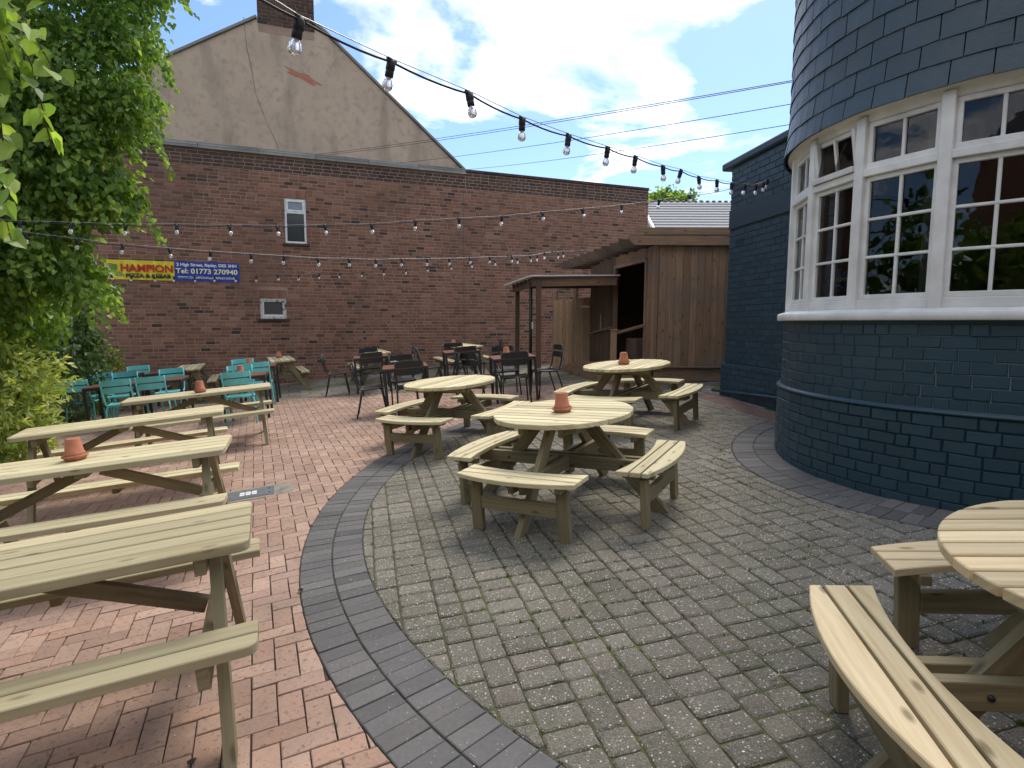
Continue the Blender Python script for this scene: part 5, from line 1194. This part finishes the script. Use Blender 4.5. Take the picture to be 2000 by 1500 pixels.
mb = MB(); mb.tube([(11.2, 46, 0), (11.2, 46, 5), (11.3, 46, 10)], [.35, .28, .12], 8); limbs(mb, (11.2, 46, 6), [((9.8, 46, 10), .12), ((13, 46, 10.5), .12), ((11, 45, 11.5), .12)], .1); mb.build('trunk', M['bark'], ft, fo)
mb = MB(); crown(mb, [(10.9, 46, 9.8, 2.2, 2, 1.7, 1), (12.6, 46, 9.6, 1.5, 1.5, 1.6, .7), (9.9, 46, 10.4, 1.0, 1, .9, .4), (13.2, 46, 10.7, .6, .6, 1.0, .25), (11.5, 46, 10.9, 1.1, 1, .8, .4)], 5200, .26, .9, .2, lambda tb: tb, 1, .6, 5, .5); mb.build('crown', M['lime'], ft, fo)
# garden trees left of and behind the camera (they shade the patio and show in the bay's panes)
for k, (x, y, h, lb) in enumerate(((-8.6, 3.2, 5.6, 'bushy green boundary tree left of the patio, next to the lime tree'), (-8.4, -1.5, 6.2, 'bushy green boundary tree at the left behind the camera'), (-4.6, -4.2, 4.2, 'bushy boundary tree behind the camera in front of the rear building'))):
    root = empty('boundary_tree', (x, y, -.3), lb, 'tree', 'boundary trees round the patio'); r_o = Vector((x, y, -.3)); mb = MB(); mb.tube([(x, y, -.4), (x + .1, y, 1.5), (x, y + .1, h * .8)], [.18, .14, .05], 8); limbs(mb, (x, y, 1.6), [((x + 1.3, y + .8, h * .6), .06), ((x - 1.2, y + .6, h * .7), .06), ((x + .6, y - 1.2, h * .6), .06)], .06); mb.build('trunk', M['bark'], root, r_o)
    mb = MB(); crown(mb, [(x, y, h * .62, 2.0, 2.1, h * .36, 1.2), (x + .5, y + 1.6, h * .42, 1.6, 1.5, h * .36, 1), (x + .3, y - 1.6, h * .45, 1.6, 1.6, h * .38, 1), (x, y, h * .22, 1.9, 2.6, h * .24, 1)], 5200, .21, .85, .4, lambda tb: tb, 1, .72, 6, .35); mb.build('crown', M['lime'], root, r_o)
rb = empty('rear_building', (-1, -6.2, 0), 'dark brick building with a slate roof closing the patio behind the camera', 'building'); rbo = rb.location
mb = MB(); mb.box((-1, -8.2, 3.1), (9, 2, 3.4), None, .02); mb.build('wall', M['brick'], rb, rbo)
mb = MB(); mb.mesh([(-10.2, -6.0, 6.4), (8.2, -6.0, 6.4), (8.2, -8.2, 8.3), (-10.2, -8.2, 8.3), (-10.2, -10.4, 6.4), (8.2, -10.4, 6.4)], [(0, 1, 2, 3), (3, 2, 5, 4), (0, 3, 4), (1, 5, 2)], sm=False); mb.build('roof', plain('dark_slate_roof', (.08, .08, .09), .7), rb, rbo)
for x in (-6.5, -2.5, 3.5):
    mb = MB(); mb.box((x, -6.19, 4.4), (.5, .03, .7), None, .01); wd_ = mb.build('window', M['upvc'], rb, rbo); mb = MB(); mb.box((x, -6.165, 4.4), (.43, .01, .62), None, .002); mb.build('pane', M['darkpane'], wd_, rbo)
# ------------------------------------------------------------------ festoon lights and overhead wires
hold = MB(); hold.lathe([(0, .012), (.010, .012), (.013, .004), (.018, 0), (.019, -.03), (.016, -.034), (.0175, -.04), (.0175, -.058), (.014, -.06), (0, -.06)], 14); hold.box((0, 0, .004), (.026, .008, .009), None, .003)
holdo = hold.build('lamp_holder', M['rubber']); hm = holdo.data; C.objects.unlink(holdo)
bl_ = MB(); bl_.lathe([(.011, -.058), (.013, -.066), (.019, -.075), (.0225, -.088), (.0215, -.10), (.016, -.109), (.008, -.1135), (0, -.1145)], 16)
blo = bl_.build('bulb', M['bulb']); bm_ = blo.data; C.objects.unlink(blo)
fl_ = MB(); fl_.tube([(-.004, 0, -.062), (-.006, 0, -.09), (.006, 0, -.09), (.004, 0, -.062)], .0012, 5)
flo = fl_.build('filament', plain('filament', (.6, .55, .45), .4)); flm = flo.data; C.objects.unlink(flo)
def festoon(pts, label, pre=None, post=None, sup=False, r_=.0045):
    root = empty('festoon_string', pts[0], label, 'string lights', 'festoon light strings over the patio'); o0 = Vector(pts[0]); mb = MB(); path = []
    P_ = [Vector(p) for p in ((pre or []) + pts + (post or []))]
    for i in range(len(P_) - 1):
        a, b_ = P_[i], P_[i + 1]
        for k in range(5): f = k / 5; path.append(a.lerp(b_, f) - Vector((0, 0, .09 * f * (1 - f) * (b_ - a).length)) - o0)
    path.append(P_[-1] - o0); mb.tube(path, r_, 7); mb.build('cable', M['rubber'], root)
    if sup:
        mb = MB(); mb.tube([p - o0 + Vector((0, 0, .014)) for p in P_], .0022, 5); mb.build('support_wire', M['galv'], root)
    for i, p in enumerate(pts):
        a = pts[max(0, i - 1)]; b_ = pts[min(len(pts) - 1, i + 1)]; yw = atan2(b_[1] - a[1], b_[0] - a[0])
        h_ = bpy.data.objects.new('lamp_holder', hm); C.objects.link(h_); h_.parent = root; h_.location = Vector(p) - o0
        h_.rotation_euler = (random.gauss(0, .14), random.gauss(0, .14), yw)
        for nm, me in (('bulb', bm_), ('filament', flm)):
            c = bpy.data.objects.new(nm, me); C.objects.link(c); c.parent = h_
S1 = [(-0.84, 2.05, 2.63), (-0.62, 2.49, 2.68), (-0.33, 2.88, 2.70), (-0.07, 3.29, 2.72), (0.22, 3.68, 2.75), (0.52, 4.07, 2.79), (0.79, 4.47, 2.84), (1.09, 4.85, 2.87), (1.35, 5.26, 2.94), (1.63, 5.66, 2.98), (1.93, 6.04, 3.04), (2.22, 6.43, 3.10), (2.51, 6.81, 3.17), (2.79, 7.2, 3.26), (3.04, 7.6, 3.38), (3.25, 7.97, 3.5)]
festoon(S1, 'nearest festoon light string, running from the top left overhead to the blue wall', [(-1.3, .4, 2.45), (-.98, 1.5, 2.56)], None, True, .0047)
S2 = [(-5.57, 6.0, 2.63), (-5.18, 6.14, 2.63), (-4.76, 6.28, 2.64), (-4.29, 6.44, 2.65), (-3.83, 6.6, 2.68), (-3.33, 6.77, 2.7), (-2.85, 6.94, 2.72), (-2.35, 7.11, 2.76), (-1.84, 7.29, 2.8), (-1.33, 7.46, 2.87), (-0.8, 7.64, 2.93), (-0.26, 7.83, 2.99), (0.28, 8.02, 3.08), (0.83, 8.21, 3.16), (1.41, 8.41, 3.25), (1.98, 8.61, 3.36), (2.46, 8.78, 3.47)]
festoon(S2, 'festoon light string from the lime tree to the far corner of the blue side wall', [(-6.8, 5.6, 2.75)], [(3.15, 9.02, 3.62)], True)
S3 = [(-5.27, 6.31, 2.54), (-4.96, 6.62, 2.52), (-4.65, 6.93, 2.5), (-4.31, 7.27, 2.5), (-3.97, 7.6, 2.5), (-3.61, 7.95, 2.51), (-3.29, 8.28, 2.52), (-2.94, 8.62, 2.53), (-2.58, 8.97, 2.56), (-2.25, 9.3, 2.58), (-1.91, 9.64, 2.63), (-1.55, 9.99, 2.67), (-1.22, 10.32, 2.71), (-0.88, 10.65, 2.76), (-0.53, 11.0, 2.81), (-0.13, 11.39, 2.87), (0.23, 11.75, 2.92), (0.53, 12.04, 3.01), (0.94, 12.45, 3.09)]
festoon(S3, 'festoon light string from the lime tree to the shed rafters, just above the banner', [(-6.8, 5.2, 2.7)], [(1.42, 12.95, 3.17)], True)
S4 = [(-8.63, 12.04, 2.54), (-8.26, 12.07, 2.56), (-7.88, 12.11, 2.54), (-7.46, 12.15, 2.53), (-7.06, 12.19, 2.53), (-6.66, 12.22, 2.53), (-6.26, 12.26, 2.54), (-5.85, 12.3, 2.54), (-5.44, 12.34, 2.55), (-5.01, 12.38, 2.58), (-4.58, 12.42, 2.59), (-4.17, 12.46, 2.62), (-3.73, 12.5, 2.64), (-3.27, 12.55, 2.67), (-2.84, 12.59, 2.71), (-2.38, 12.63, 2.74), (-1.93, 12.67, 2.79), (-1.45, 12.72, 2.84), (-0.98, 12.76, 2.89), (-0.51, 12.81, 2.94), (-0.02, 12.86, 3.0), (0.42, 12.9, 3.06), (0.87, 12.94, 3.12)]
festoon(S4, 'farthest and lowest festoon light string, running along the brick wall across the banner', [(-9.4, 12.0, 2.6)], [(1.44, 13.0, 3.17)])
for k, (a, b_, lb) in enumerate((((-5.63, 16.25, 6.05), (4.5, 4.2, 3.75), 'topmost thin overhead wire from the brick wall to the slate-hung bay'), ((-4.99, 16.0, 6.0), (4.5, 4.1, 3.72), 'second overhead wire, almost touching the topmost one'), ((-3.26, 16.6, 5.95), (4.4, 4.1, 3.55), 'third overhead wire down, between the roof slope and the bay'), ((-1.45, 17.2, 5.93), (4.4, 3.9, 3.35), 'lowest overhead wire, starting at the foot of the gable roof'))):
    root = empty('overhead_wire', a, lb, 'wire', 'overhead wires between the buildings'); A_, B_ = Vector(a), Vector(b_); mb = MB()
    mb.tube([A_.lerp(B_, f / 16) - Vector((0, 0, .35 * (f / 16) * (1 - f / 16))) - A_ for f in range(17)], .0042, 6); mb.build('cable', M['rubber'], root)
# ------------------------------------------------------------------ fallen leaves and twigs
LB = [(-1.62, 1.95, 'green', 'green fallen leaf on the red paving below the nearest long bench'), (-1.30, 2.0, 'brown', 'dark curled leaf on the red paving beside the nearest picnic table leg'), (-1.95, 2.75, 'brown', 'dark curled leaf on the red paving under the nearest long picnic table'), (-1.35, 3.35, 'brown', 'small dark leaf on the red paving left of the charcoal ring'), (-2.3, 2.55, 'brown', 'small dark leaf far under the nearest long picnic table')]
DL = leafmat('dead_leaf', [(.035, .028, .018), (.06, .045, .03)], .1, .8)
for x, y, kd, lb in LB:
    root = empty('fallen_leaf', gm(x, y, rnd() * 6, .006), lb, 'leaf', 'fallen leaves on the paving'); mb = MB(); s_ = .075 if kd == 'green' else .04
    for q in range(3 if kd == 'green' else 1): leaf(mb, Vector((q * .02, q * .015, .004 + q * .006)), Vector((cos(q * 2), sin(q * 2), .1)), Vector((.1, .1, 1)), s_, s_ * .8, (.3, rnd(), 0))
    mb.build('blade', M['lime'] if kd == 'green' else DL, root)
tw_ = MB(); tw_.tube([(0, 0, 0), (.05, .01, .006), (.11, -.005, .004)], .0022, 5); tw_.tube([(.05, .01, .006), (.07, .04, .005)], .0016, 5)
o = tw_.build('twig', flat('dry_twig', (.45, .42, .32), .8)); o.matrix_world = gm(.98, 2.25, .2, .006); tag(o, 'pale dry twig on the grey setts near the bottom right bench', 'twig')
